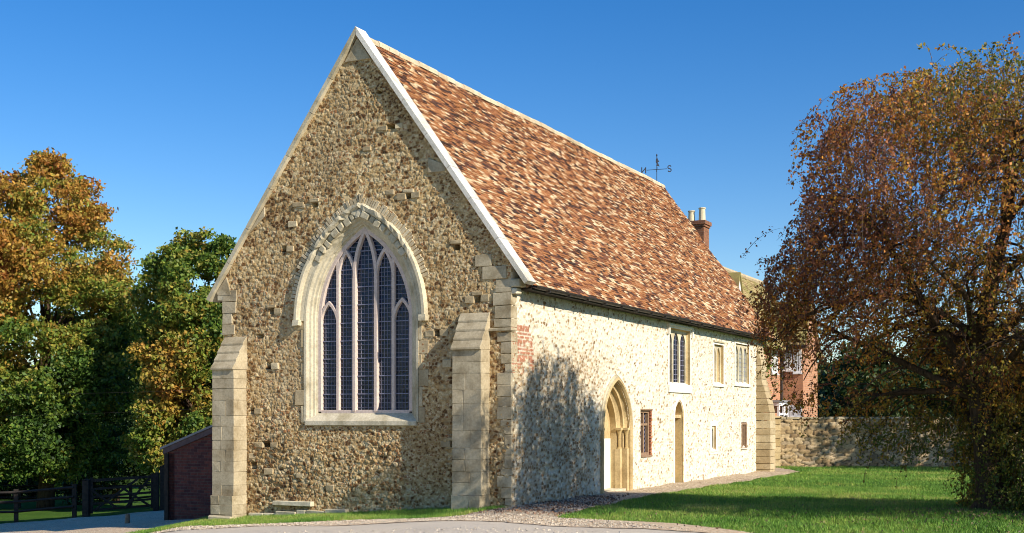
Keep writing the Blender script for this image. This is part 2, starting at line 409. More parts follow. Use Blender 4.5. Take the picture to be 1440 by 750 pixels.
# long wall openings: (kind, args)
DC, DA, DS, DR = 5.27, .86, 1.42, 1.21      # arched doorway
SC_, SA, SS, SR = 9.63, .34, 1.72, .46      # narrow doorway
rects = [(6.83, 7.60, .78, 1.90), (8.80, 10.52, 2.40, 4.04), (12.52, 13.52, 2.62, 3.84), (14.60, 16.16, 2.68, 3.98), (12.30, 12.80, .74, 1.54), (15.30, 15.86, .74, 1.56)]
def long_keep(u, v):
    k = ~in_arch(u, v, DC, DA, DS, DR, -.04, -2) & ~in_arch(u, v, SC_, SA, SS, SR, -.02, -2)
    for (a, b, c, d) in rects: k &= ~((u > a) & (u < b) & (v > c) & (v < d))
    return k
def ldisp(u, v):
    g, a, b = cells(u, v, .105, .07, 41)
    stony_shade = sstep(5.5, 3.0, u) * sstep(3.7, 2.6, v)  # stonier zone by the corner; its colours also carry painted tree shade
    st = sstep(.02, .34, g)
    show = np.where(b > .52 - .4 * stony_shade, 1., 0.)
    h = st * show * (.006 + .014 * stony_shade + .006 * a) + (vnoise(u, v, 11, 19) - .5) * .012 + (vnoise(u, v, .7, 39) - .5) * .03
    h = np.where((b < .06), h - .02 * st, h)
    for (x, y, s) in ((6.43, 3.36, .05), (1.28, 3.17, .05), (.9, 3.95, .03), (11.5, 3.4, .04), (7.9, 3.75, .04), (13.95, 3.3, .05)):
        h = np.where((np.abs(u - x) < s) & (np.abs(v - y) < s * .8), -.1, h)
    # old settlement crack just below the eaves
    cr = np.abs(v - (3.86 + .03 * np.sin(u * 3) + .06 * vnoise(u, v, 3, 2))) < .014
    h = np.where(cr & (u > .8) & (u < 3.6), -.03, h)
    h = np.where(u < .03, np.minimum(h, 0), h)
    cell = np.where(b > .56 - .25 * stony_shade, a * .6, .72 + .28 * a)
    cell = np.clip(cell - .28 * stony_shade * (a > .3), 0, 1)  # stones darkened here: partly browner stone, partly the tree's shade painted in
    # brick repair near the corner
    row = np.floor(v / .075); fu = (u / .23 + (row % 2) * .5) % 1; fv = (v / .075) % 1
    isb = (fu > .06) & (fu < .94) & (fv > .15) & (fv < .9)
    pn = vnoise(u, v, 5, 88)
    reg = (u < .95 + .25 * (pn - .5)) & (v > 2.55) & (v < 3.5) & (pn > .40)
    brick = np.where(reg & isb, .55 + .45 * pn, 0.)
    return h, cell, g, {'brick': brick, 'stony_shade': stony_shade * .65}
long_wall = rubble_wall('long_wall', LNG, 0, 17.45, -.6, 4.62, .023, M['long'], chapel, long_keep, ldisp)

mb = MB()     # other two walls, plain
mb.box(Frame(C0 + D2 * W, D1, Z, D2), 0.02, 17.4, -2.2, 4.6, -.5, 0)
mb.build('north_wall', M['ashlar'], chapel)
mb = MB(); rp = [(0.02, -2), (W - .52, -2), (W - .52, 4.4), (RIDGE_U, RIDGE_Z - .1), (0.02, 4.5)]
mb.prism(Frame(C0 + D1 * 17.9, D2, Z, D1), rp, -.5, 0); mb.build('rear_wall', M['ashlar'], chapel)
# inner dark floor/backing so openings do not look through
mb = MB(); mb.box(LNG, .6, 17.2, -.4, 4.4, -1.2, -1.1); mb.build('inner_wall', M['ashlar'], chapel)
mb = MB(); mb.box(GAB, .9, W - .6, -1, 5.9, -.95, -.85); mb.build('inner_wall', M['ashlar'], chapel)

# quoins at the near corner
mb = MB(); z = 3.44
while z < 4.15:
    h = random.uniform(.16, .3); h = min(h, 4.2 - z + .02)
    mb.box(GAB, -.012, .36 + random.uniform(-.05, .05), z, z + h - .008, -.22, .030, jit=.006); z += h
mb.box(GAB, -.03, .54, 3.37, 3.43, -.2, .075, jit=.006)
mb.box(GAB, -.012, .33, 4.18, 4.36, -.22, .012, jit=.004)
z = -.2
while z < 3.36:
    h = random.uniform(.13, .26); h = min(h, 3.37 - z)
    w_ = random.choice((.14, .22, .30)); mb.box(GAB, -.010, w_, z, z + h - .01, -random.choice((.15, .25)), .012 + random.uniform(0, .012), jit=.008); z += h
for (a, b, c, d) in ((.10, .62, 4.37, 4.62), (.42, .78, 4.63, 4.86), (5.9, 6.35, 6.0, 6.2), (1.45, 1.85, 6.55, 6.85)):
    poly = [(a, c), (b, c), (b, d), (a, d)]
    poly = [(u, min(v, float(roofline(u)) + .02)) for u, v in poly]; mb.prism(GAB, poly, -.1, .026, .6)
mb.prism(GAB, [(3.2, 9.0), (3.84, 9.0), (3.52, 9.46)], -.1, .03, .3)
for s in (0,):     # far left quoins
    z = 3.5
    while z < 4.3:
        h = random.uniform(.17, .26); mb.box(GAB, W - .3 + random.uniform(-.08, .05), W + .012, z, z + h - .01, -.3, .025, jit=.008); z += h
    mb.prism(GAB, [(6.80, 4.36), (7.17, 4.36), (7.22, 4.43), (6.94, 4.76)], -.2, .028, .7)
mb.build_each('quoin', M['ashlar'], chapel, bevel=.008)
# jamb stones beside the great window, putlog lintels
mb = MB()
for sgn in (-1, 1):
    z = 1.6
    while z < 3.6:
        h = random.uniform(.22, .42); e = WC + sgn * (1.405); ex = random.choice((.08, .14, .22))
        a, b = sorted((e, e + sgn * ex)); 
        if random.random() < .7: mb.box(GAB, a, b, z, min(z + h, 3.7) - .01, -.1, .012 + random.uniform(-.004, .006), jit=.006)
        z += h
for (x, y, sx, sy) in gable_putlogs[:14]:
    if random.random() < .6: mb.box(GAB, x - sx - .06, x + sx + .07, y + sy + .004, y + sy + .075, -.05, .026, jit=.01)
    if random.random() < .6: mb.box(GAB, x + sx + .01, x + sx + .22, y - sy - .03, y + sy, -.05, .022, jit=.012)
    if random.random() < .6: mb.box(GAB, x - sx - .2, x - sx - .01, y - sy - .02, y + sy, -.05, .022, jit=.012)
for _ in range(26):
    x = random.uniform(.6, 6.6); y = random.uniform(.1, 7.5)
    if y < float(roofline(x)) - .5 and not bool(in_arch(x, y, WC, WA, WS, WR, .45, 1.3)):
        mb.box(GAB, x, x + random.uniform(.14, .3), y, y + random.uniform(.07, .13), -.05, random.uniform(.016, .028), jit=.012)
mb.build_each('dressed_block', M['block'], chapel, bevel=.008)
# stones along the foot
mb = MB(); u = .95
while u < 6.3:
    w_ = random.uniform(.25, .55); zz = gzf(*(GAB.P(u, 0, .1)[:2]))
    if u > 4.0 or random.random() < .35: mb.box(GAB, u, u + w_ - .02, zz - .2, zz + random.uniform(.06, .15), -.1, random.uniform(.06, .13), jit=.015)
    u += w_
mb.box(GAB, 4.62, 5.62, gzf(-4.6, 25.4) + .22, gzf(-4.6, 25.4) + .32, -.1, .12, .9, jit=.008)
mb.build_each('footing_stone', M['pale'], chapel, bevel=.012)

# coping, kneelers
Vr = D2 * (RIDGE_U + OV) + Z * (RIDGE_Z - EAVE_Z); SLEN = float(np.linalg.norm(Vr)); Vr = Vr / SLEN
Nr = np.cross(D1, Vr); Nr = Nr if Nr[2] > 0 else -Nr
Vl = -D2 * (RIDGE_U + OV) + Z * (RIDGE_Z - EAVE_Z); Vl = Vl / np.linalg.norm(Vl)
Nl = np.cross(D1, Vl); Nl = Nl if Nl[2] > 0 else -Nl
eR = C0 - D2 * OV + Z * EAVE_Z; eL = C0 + D2 * (W + OV) + Z * EAVE_Z
RF = Frame(eR, D1, Vr, Nr); LF = Frame(eL, D1, Vl, Nl)
top = .105
for nm, fr in (('coping', RF), ('coping', LF)):
    mb = MB(); s = -.03; k = 0; nx = math.tan(math.atan(1 / SL)) 
    ext = top / SL
    while s < SLEN - .01:
        e = min(s + random.uniform(.8, 1.1), SLEN)
        if SLEN - e < .3: e = SLEN
        last = e >= SLEN
        a = [fr.P(-.095, s, .012), fr.P(.27, s, .012), fr.P(.27, s, top), fr.P(-.095, s, top)]
        e0, e1 = (e - .012, e - .012) if not last else (SLEN + .012 / math.tan(math.pi / 2 - math.atan(SL)) * 0 + .0, 0)
        if last: b = [fr.P(-.095, e, .012), fr.P(.27, e, .012), fr.P(.27, e + top * SL * 1.0, top), fr.P(-.095, e + top * SL * 1.0, top)]
        else: b = [fr.P(-.095, e0, .012), fr.P(.27, e0, .012), fr.P(.27, e0, top), fr.P(-.095, e0, top)]
        mb.add(a + b, [(0, 1, 2, 3), (4, 5, 6, 7), (0, 1, 5, 4), (1, 2, 6, 5), (2, 3, 7, 6), (3, 0, 4, 7)], random.random()); s = e
    mb.build(nm, M['coping'] if fr is RF else M['pale'], chapel)
mb = MB()   # kneeler corbels
mb.box(GAB, -.20, .02, 4.20, 4.36, -.24, .02, jit=.01); mb.box(GAB, -.12, .02, 4.07, 4.19, -.2, .01, jit=.01)
mb.box(GAB, W - .02, W + .16, 4.25, 4.38, -.24, .03, jit=.01)
mb.build_each('kneeler', M['pale'], chapel, bevel=.02)

# roof tiles
def tile_slope(fr, name, L0, L1, slen, seed, mat=M['tile'], gauge=.066, tw=.165, parent=chapel, runs=.12):
    rg = random.Random(seed); V = []; Fc = []; rr = []
    nr = int(slen / gauge) + 1
    for i in range(nr):
        v0 = i * gauge - .03; u = L0 - (i % 2) * tw * .5; last = rg.random()
        sagr = 0
        while u < L1:
            w_ = tw * rg.uniform(.9, 1.08); a = max(u, L0); b = min(u + w_ - .006, L1)
            if b - a > .03:
                if rg.random() > runs: last = rg.random()
                n0 = .034 + rg.uniform(-.008, .016); v1 = min(v0 + gauge * 1.35, slen + .02); dv = rg.uniform(-.008, .008)
                wav = .012 * math.sin(a * .9 + i * .13) + .010 * math.sin(a * 2.3 - i * .21)
                base = len(V)
                for (uu, vv, nn) in ((a, v0 + dv, n0 - .018), (b, v0 + dv, n0 - .018 + rg.uniform(-.003, .003)), (b, v1, .002), (a, v1, .002),
                                     (a, v0 + dv, n0), (b, v0 + dv, n0), (b, v1, .014), (a, v1, .014)):
                    V.append(fr.P(uu, vv, nn + wav))
                Fc += [(base + 4, base + 5, base + 6, base + 7), (base, base + 1, base + 5, base + 4), (base + 1, base + 2, base + 6, base + 5), (base + 3, base, base + 4, base + 7)]
                rr += [min(1, max(0, last + rg.uniform(-.05, .05)))] * 4
            u += w_
    o = np_mesh(name, np.array(V), np.array(Fc), mat, parent, {'rnd': ('FACE', rr)})
    return o
roofR = tile_slope(RF, 'roof', .25, LEN, SLEN, 3); roofL = tile_slope(LF, 'roof', .25, LEN, SLEN, 4)
mb = MB(); mb.box(RF, .26, LEN - .02, .02, SLEN - .05, -.12, -.02); mb.build('roof_boarding', M['wood'], roofR)
mb = MB(); mb.box(LF, .26, LEN - .02, .02, SLEN - .05, -.12, -.02); mb.build('roof_boarding', M['wood'], roofL)
mb = MB(); u = .24; apex = C0 + D2 * RIDGE_U + Z * (RIDGE_Z + .0)
while u < LEN - .05:
    w_ = random.uniform(.38, .46); e = min(u + w_ - .012, LEN); p = []
    dz = random.uniform(-.008, .01) + .012 * math.sin(u * .9)
    for uu in (u, e):
        for q in range(7):
            an = math.pi * (-.12 + 1.24 * q / 6); p.append(apex + D1 * uu + D2 * (math.cos(an) * .105) + Z * (math.sin(an) * .105 - .02 + dz))
    mb.add(p, [(q, q + 1, q + 8, q + 7) for q in range(6)] + [(0, 1, 2, 3, 4, 5, 6), (13, 12, 11, 10, 9, 8, 7)], random.random()); u += w_
mb.build('ridge', M['ridge'], roofR)
# gutter and eaves board
mb = MB(); pr = []
for q in range(9):
    an = math.pi + math.pi * q / 8; pr.append((math.cos(an) * .062, math.sin(an) * .062))
gc = C0 - D2 * (OV + .045) + Z * (EAVE_Z - .015)
pts = [];
for uu in (.3, LEN - .1):
    for x, y in pr: pts.append(gc - D2 * x + D1 * uu + Z * y)
    for x, y in pr[::-1]: pts.append(gc - D2 * x * .85 + D1 * uu + Z * y * .85)
k = 18; mb.add(pts, [(i, (i + 1) % k, k + (i + 1) % k, k + i) for i in range(k)], 0)
mb.box(LNG, .3, LEN - .1, EAVE_Z - .10, EAVE_Z + .02, OV - .03, OV - .012)
u = .9
while u < LEN: mb.box(LNG, u, u + .03, EAVE_Z - .1, EAVE_Z - .06, OV - .01, OV + .1); u += .95
mb.build('gutter', M['gutter'], chapel)
mb = MB(); mb.box(LNG, .3, LEN - .1, EAVE_Z - .085, EAVE_Z - .06, -.02, OV - .032); mb.build('soffit', M['dark_wood'], chapel)

# buttresses on the gable
def buttress(fr, u0, u1, p, ztop, zcap, name='buttress', zb=-.9, lab=None):
    mb = MB(); z = zb
    while z < zcap - .02:
        h = random.uniform(.2, .34)
        if zcap - (z + h) < .12: h = zcap - z
        cut = random.choice((None, .38, .55, .62)); jj = random.uniform(-.006, .006)
        pl = .05 * (z < zb + .9 and z < -.0) 
        if cut is None: mb.box(fr, u0, u1, z, z + h - .003, -.2, p + jj * .5 + pl, jit=.004)
        else:
            m = u0 + (u1 - u0) * cut
            mb.box(fr, u0, m - .004, z, z + h - .003, -.2, p + jj * .5 + pl, jit=.004); mb.box(fr, m + .004, u1, z, z + h - .009, -.2, p + jj * .3 + pl, jit=.006)
        z += h
    mb.box(fr, u0 + .014, u1 - .014, zb, zcap, -.2, p - .014, .3)
    mb.build(name, M['ashlar'], chapel, bevel=.004)
    mb = MB(); n = 4   # weathered slope of four slabs, each lapping the next
    for i in range(n):
        a = i / n; b = (i + 1) / n
        za = zcap + (ztop - zcap) * a; zb_ = zcap + (ztop - zcap) * b; pa = (p + .03) * (1 - a) + .0 * a; pb = (p + .03) * (1 - b)
        lip = .022
        side = [(-.1, za), (pa + lip, za - .012), (pa + lip, za + .03), (pb + lip * .4, zb_ + .0), (-.1, zb_)]
        sf = Frame(fr.o, fr.N, fr.V, fr.U); mb.prism(sf, side, u0 - .012 + random.uniform(-.004, .004), u1 + .012 + random.uniform(-.004, .004), random.random())
    mb.build('buttress_cap', M['ashlar'], chapel, bevel=.006)
buttress(GAB, .47, 1.10, .35, 3.74, 3.02)
buttress(GAB, 6.40, 6.99, .42, 3.45, 2.74)
# battered footing at the left corner
mb = MB(); z = -1.0
for i in range(9):
    h = .17; q = max(.02, .17 - i * .018); mb.box(GAB, 6.98, 7.06 + q, z, z + h - .01, -.35, .10 + q * .6, jit=.03); z += h
mb.box(GAB, 6.38, 7.04, -1.0, gzf(-6.5, 25.9) + .13, -.1, .52, jit=.02)
mb.build('battered_footing', M['ashlar'], chapel, bevel=.03)
# buttress at the far end of the long wall
prof = [(-.2, -.3), (.47, -.3), (.46, 1.92), (.19, 2.86), (.18, 3.38), (.03, 4.1), (-.2, 4.1)]
mb = MB(); z = -.3
def pw(z):
    if z < 1.92: return .46
    if z < 2.86: return .46 - .27 * (z - 1.92) / .94
    if z < 3.38: return .185
    return max(.03, .185 - .155 * (z - 3.38) / .72)
while z < 4.1:
    h = random.uniform(.18, .28); z2 = min(z + h, 4.1); sf = Frame(LNG.o, LNG.N, Z, LNG.U); j = random.uniform(-.012, .012)
    mb.prism(sf, [(-.15, z), (pw(z) + j, z), (pw(z2 - .01) + j, z2 - .012), (-.15, z2 - .012)], 16.95 + random.uniform(-.01, .01), 17.55, random.random()); z = z2
mb.build('buttress', M['block'], chapel, bevel=.01)

# ---- great window
mb = MB()
prof = [(-.34, -.24), (-.34, -.145), (-.31, -.13), (-.30, -.10), (-.26, -.085), (-.24, -.05), (-.20, -.035), (-.17, .0), (-.15, .016), (-.10, .018), (-.10, -.05)]
mb.loft(GAB, [arch_pts(WC, WA, WS, WR, o, 26, base=1.62) for o, n in prof], [n for o, n in prof], .5)
great = mb.build('great_window', M['pale'], chapel, recalc=False)
great['label'] = 'five light pointed traceried window in the gable'
# eroded inner moulding lumps + hood mould
mb = MB()
hood = arch_pts(WC, WA, WS, WR, .045, 26)
prf = [(-.055, .0), (-.05, .07), (-.01, .115), (.05, .115), (.07, .03), (.07, -.02)]
mb.loft(GAB, [arch_pts(WC, WA, WS, WR, .045 + o, 40) for o, n in prf], [n for o, n in prf], .5)
for sg in (-1, 1): mb.box(GAB, WC + sg * (WA + .045) - .08, WC + sg * (WA + .045) + .08, WS - .10, WS + .02, -.02, .13, .6, jit=.01)
mb.loft(GAB, [arch_pts(WC, WA, WS, WR, o, 40) for o in (-.105, -.06, -.005)], (.012, .020, .026), .5)
ho = mb.build('hood_mould', M['pale'], great)
def ragged(o, z0, amp, seed):
    rr = random.Random(seed)
    for v in o.data.vertices:
        k = min(1, max(0, (v.co.z - z0) / .5)); co = v.co
        n_ = math.sin(co.x * 41 + co.z * 67) + math.sin(co.x * 83 - co.z * 29 + 2) + rr.uniform(-1, 1)
        q = n_ * amp * k / 2; co.x += -GAB.N[0] * abs(q) * 1.2; co.y += -GAB.N[1] * abs(q) * 1.2; co.z += q
ragged(ho, 4.75, .035, 3); ragged(great, 4.7, .014, 4)
mb = MB()
e = WR - WA
for sg in (-1, 1):
    for ring, (r0, r1, tw) in enumerate(((WR + .10, WR + .28, .068),)):
        an = .16 if sg > 0 else .30; a1 = math.acos(e / (r1)) - .0
        while an < a1:
            dw = tw * random.uniform(.75, 1.3) / r0; ra = r0 + random.uniform(-.012, .01); rb = r1 + random.uniform(-.05, .03); 
            P_ = []
            for (rr_, aa) in ((ra, an), (rb, an + .003), (rb, an + dw - .006), (ra, an + dw - .004)):
                x = rr_ * math.cos(aa) - e; P_.append((WC + sg * x, WS + rr_ * math.sin(aa)))
            P_ = [(WC + sg * max(0.002, sg * (u_ - WC)), v_) for u_, v_ in P_]
            mb.prism(GAB, P_, -.06, .024 + random.uniform(-.010, .02), random.random()); an += dw
mb.build('relieving_arch', M['vous'], great)
mb = MB()   # lumps of worn stone between hood and opening
for sg in (-1, 1):
    an = .55
    while an < 1.2:
        r0 = WR - .19; r1 = WR - .02; dw = random.uniform(.05, .1)
        P_ = [(WC + sg * (rr_ * math.cos(aa) - e), WS + rr_ * math.sin(aa)) for rr_, aa in ((r0 + random.uniform(0, .05), an), (r1, an), (r1, an + dw - .01), (r0 + random.uniform(0, .05), an + dw - .01))]
        mb.prism(GAB, P_, -.04, .03 + random.uniform(0, .05), random.random()); an += dw
mb.build('worn_moulding', M['pale'], great, bevel=.015)
mb = MB()  # sill
sf = Frame(GAB.o, GAB.N, Z, GAB.U)
mb.prism(sf, [(-.3, 1.80), (-.16, 1.80), (.015, 1.66), (.045, 1.64), (.045, 1.55), (-.05, 1.52), (-.3, 1.52)], WC - 1.36, WC + 1.36, .9)
mb.build('sill', M['pale'], great, bevel=.006)
# tracery
PF, PB = -.165, -.25
lo = 1.83
frame_pl = arch_pts(WC, WA, WS, WR, -.375, 26, base=lo)
mb = MB()
mb.bar(GAB, frame_pl, .045, PB, PF + .012, .5); mb.bar(GAB, [(frame_pl[0][0] + .04, lo), (frame_pl[-1][0] - .04, lo)], .035, PB, PF + .008, .4)
L0, L1 = frame_pl[0][0], frame_pl[-1][0]         # left here means larger u is image left
uu0, uu1 = min(L0, L1), max(L0, L1)
xs = [uu0 + (uu1 - uu0) * f for f in (0, .195, .378, .612, .798, 1)]
def inside_top(x):
    r = WR - .375; return WS + math.sqrt(max(0, r * r - (abs(x - WC) + e) ** 2))
for i, x in enumerate(xs[1:-1]):
    if i in (0, 3): mb.bar(GAB, [(x, lo), (x, inside_top(x))], .036, PB, PF + .002 * i, .5)
    else:
        z1 = 4.60; mb.bar(GAB, [(x, lo), (x, z1)], .040, PB, PF + .016 + .002 * i, .5)
# centre light head: two arcs springing from the inner mullions to the apex
ax = xs[2]; bx = xs[3]; half = (bx - ax) / 2; cx = (ax + bx) / 2
def parch(x0, x1, spring, apexz):
    a = (x1 - x0) / 2; h = apexz - spring; Rr = (h * h + a * a) / (2 * a); return arch_pts((x0 + x1) / 2, a, spring, Rr, 0, 10)
mb.bar(GAB, parch(ax, bx, 4.60, 5.56), .036, PB, PF + .020, .5)
mb.bar(GAB, parch(xs[1], xs[2], 4.58, 5.14), .032, PB, PF + .006, .5); mb.bar(GAB, parch(xs[3], xs[4], 4.58, 5.14), .032, PB, PF + .007, .5)
mb.bar(GAB, parch(xs[0], xs[1], 3.64, 4.10), .032, PB, PF + .004, .5); mb.bar(GAB, parch(xs[4], xs[5], 3.64, 4.10), .032, PB, PF + .005, .5)
mb.build('tracery', M['tracery'], great, bevel=.006)
mb = MB(); mb.prism(GAB, arch_pts(WC, WA, WS, WR, -.375, 26, base=lo), -.245, -.235, .5); gl = mb.build('glazing', M['glass'], great)
mb = MB()
for i in range(5):
    a = xs[i] + .035; b = xs[i + 1] - .035; n = 5
    for q in range(1, n):
        x = a + (b - a) * q / n; mb.box(GAB, x - .0038, x + .0038, lo, inside_top(x) - .02, -.234, -.224, .5)
z = lo + .09; k = 0
while z < 5.5:
    r = WR - .375; hw = (math.sqrt(max(0, r * r - (z - WS) ** 2)) - e) if z > WS else (uu1 - uu0) / 2
    if hw > .05:
        if k % 4 == 3: mb.box(GAB, WC - hw, WC + hw, z - .010, z + .010, -.228, -.210, .9)
        else: mb.box(GAB, WC - hw, WC + hw, z - .0038, z + .0038, -.232, -.221, .5)
    z += .092; k += 1
mb.build('lead_lattice', M['lead'], gl, recalc=False)

# ---- arched doorway in the long wall
mb = MB()
prof = [(.06, -.02), (.06, .06), (.0, .075), (-.03, .03), (-.03, -.04), (-.07, -.10), (-.13, -.11), (-.13, -.18), (-.19, -.24), (-.24, -.25), (-.24, -.42)]
mb.loft(LNG, [arch_pts(DC, DA, DS, DR, o, 16, base=-.3) for o, n in prof], [n for o, n in prof], .5)
door = mb.build('doorway', M['tan'], chapel, recalc=False); door['label'] = 'wide pointed arch doorway with small shafts and white infill'
mb = MB(); mb.loft(LNG, [arch_pts(DC, DA, DS, DR, o, 16) for o in (.05, .12, .12)], (.03, .028, -.03), .5); mb.loft(LNG, [arch_pts(DC, DA, DS, DR, o, 16) for o in (.062, .062)], (-.02, .065), .5)
mb.build('hood_mould', M['pale'], door, recalc=False)
mb = MB(); mb.box(LNG, DC - DA - .1, DC + DA + .1, -.4, 1.22, -.52, -.39); mb.build('plaster_infill', M['plaster'], door)
mb = MB(); mb.prism(LNG, arch_pts(DC, DA, DS, DR, -.2, 12, base=1.225), -.52, -.40, .4); mb.build('tympanum', M['tan'], door)
for sg in (-1, 1):
    for k in range(2):
        u = DC + sg * (DA - .085 - .115 * k); n = -.05 - .13 * k
        mb = MB(); p = lambda zz: LNG.P(u, zz, n)
        mb.tube([p(.98), p(1.02)], [.055, .045], 8); mb.tube([p(1.02), p(1.30)], .032, 8); mb.tube([p(1.30), p(1.36), p(1.42)], [.036, .05, .075], 8)
        mb.box(LNG, u - .075, u + .075, 1.42, 1.47, n - .07, n + .07, .5)
        mb.box(LNG, u - .06, u + .06, -.3, .98, n - .08, n + .045, .6)
        mb.build('shaft', M['tan'], door)
mb = MB(); mb.box(LNG, DC - .62, DC + .62, -.05, .05, -.42, -.0, .9); mb.build('threshold', M['pale'], door)
# ---- narrow doorway
mb = MB()
prof = [(.12, -.02), (.12, .018), (.02, .02), (-.02, -.01), (-.03, -.30)]
mb.loft(LNG, [arch_pts(SC_, SA, SS, SR, o, 12, base=-.1) for o, n in prof[:3]], [n for o, n in prof[:3]], .6)
sd = mb.build('narrow_doorway', M['white'], chapel, recalc=False); sd['label'] = 'narrow pointed doorway left of the white slit window'
mb = MB(); mb.loft(LNG, [arch_pts(SC_, SA, SS, SR, o, 12, base=-.1) for o, n in prof[2:]], [n for o, n in prof[2:]], .6)
mb.box(LNG, SC_ - .33, SC_ + .33, 1.70, 1.78, -.25, -.06, .9); mb.build('reveal', M['tan'], sd, recalc=False)
mb = MB()
for i in range(4): mb.box(LNG, SC_ - .33 + i * .165, SC_ - .33 + i * .165 + .158, -.1, 2.2, -.31, -.285, jit=.002)
mb.build('door', M['tan'], sd)
# ---- mullioned windows
def stone_window(u0, u1, v0, v1, n, glass, name, lab, rec=.20, head='lancet', sill=True, frame_m='white', rev_m='tan', fw=.07, lw=.05, leads=False):
    mb = MB(); rect = lambda o: [(u0 - o, v0 - o), (u0 - o, v1 + o), (u1 + o, v1 + o), (u1 + o, v0 - o)]
    mb.loft(LNG, [rect(fw + .03), rect(fw + .03), rect(.0), ], [-.02, .022, .024], .7, close=True)
    w = mb.build(name, M[frame_m], chapel, recalc=False); w['label'] = lab
    mb = MB(); mb.loft(LNG, [rect(0), rect(0), rect(-.03), rect(-.03)], [.024, -.05, -rec + .03, -rec - .05], .6, close=True); mb.build('reveal', M[rev_m], w, recalc=False)
    mb = MB(); a0 = u0 + .03; a1 = u1 - .03; step = (a1 - a0) / n; b0 = v0 + .03; b1 = v1 - .03
    for i in range(n + 1):
        x = a0 + step * i; e0 = x - (lw if 0 < i else -.0); e1 = x + (lw if i < n else 0)
        mb.box(LNG, max(a0, e0), min(a1, e1), b0, b1, -rec - .04, -rec + .03 + .001 * i, .7)
    if head:
        for i in range(n):
            xa = a0 + step * i + lw * .9; xb = a0 + step * (i + 1) - lw * .9; sp = b1 - (xb - xa) * .75 - .06
            if head == 'lancet': ar = parch(xa, xb, sp, b1 - .04)
            else: ar = parch(xa, xb, sp + .04, b1 - .06)
            mb.prism(LNG, ar + [(xb, b1), (xa, b1)], -rec - .038, -rec + .03, .7)
    mb.build('mullion', M['pale' if frame_m == 'white' else frame_m], w)
    mb = MB(); mb.box(LNG, a0, a1, b0, b1, -rec - .03, -rec - .015); g = mb.build('glazing', M[glass], w)
    if leads:
        mb = MB()
        for i in range(n):
            xa = a0 + step * i + lw; xb = a0 + step * (i + 1) - lw
            for q in (.33, .67): x = xa + (xb - xa) * q; mb.box(LNG, x - .005, x + .005, b0, b1 - .08, -rec - .014, -rec - .006)
        z = b0 + .1
        while z < b1 - .1: mb.box(LNG, a0, a1, z - .006, z + .006, -rec - .014, -rec - .004); z += .13
        mb.build('lead_lattice', M['lead'], g)
    if sill:
        mb = MB(); sf = Frame(LNG.o, LNG.N, Z, LNG.U); s0, s1 = (u0 - .08, u1 + .08)
        mb.prism(sf, [(-rec, v0 + .06), (.0, v0 - .02), (.06, v0 - .04), (.05, v0 - sill), (-.05, v0 - sill)], s0, s1, .9); mb.build('sill', M['white'], w, bevel=.005)
    return w
w1 = stone_window(8.84, 10.48, 2.58, 4.02, 3, 'glass', 'lancet_window', 'tall window of three dark lancet lights under the eaves', rec=.12, sill=.22, leads=True, fw=.06)
mb = MB(); mb.bar(LNG, [(8.74, 3.85), (8.74, 4.10), (10.58, 4.10), (10.58, 3.85)], .03, .0, .075, .7); mb.build('hood_mould', M['white'], w1)
w2 = stone_window(12.58, 13.46, 2.68, 3.80, 2, 'tan', 'lancet_window', 'two light window with honey stone blocking', rec=.09, sill=.09, fw=.06)
w3 = stone_window(14.66, 16.10, 2.74, 3.94, 3, 'paleglass', 'lancet_window', 'three light window with pale glass nearest the far corner', rec=.06, sill=.09, fw=.06, leads=True)
for w_, a, b, z in ((w2, 12.5, 13.54, 3.88), (w3, 14.58, 16.18, 4.02)):
    mb = MB(); mb.bar(LNG, [(a, z), (b, z)], .022, .0, .06, .7); mb.build('hood_mould', M['pale'], w_)
w4 = stone_window(12.36, 12.74, .80, 1.48, 1, 'glass', 'slit_window', 'small slit window in a broad white surround', rec=.05, sill=.06, fw=.10, head='lancet', lw=.09, leads=True)
w5 = stone_window(15.36, 15.80, .80, 1.50, 2, 'glass', 'slit_window', 'small dark brown timber window at the far end', rec=.05, sill=.05, fw=.03, head=None, frame_m='wood', rev_m='wood', lw=.03)
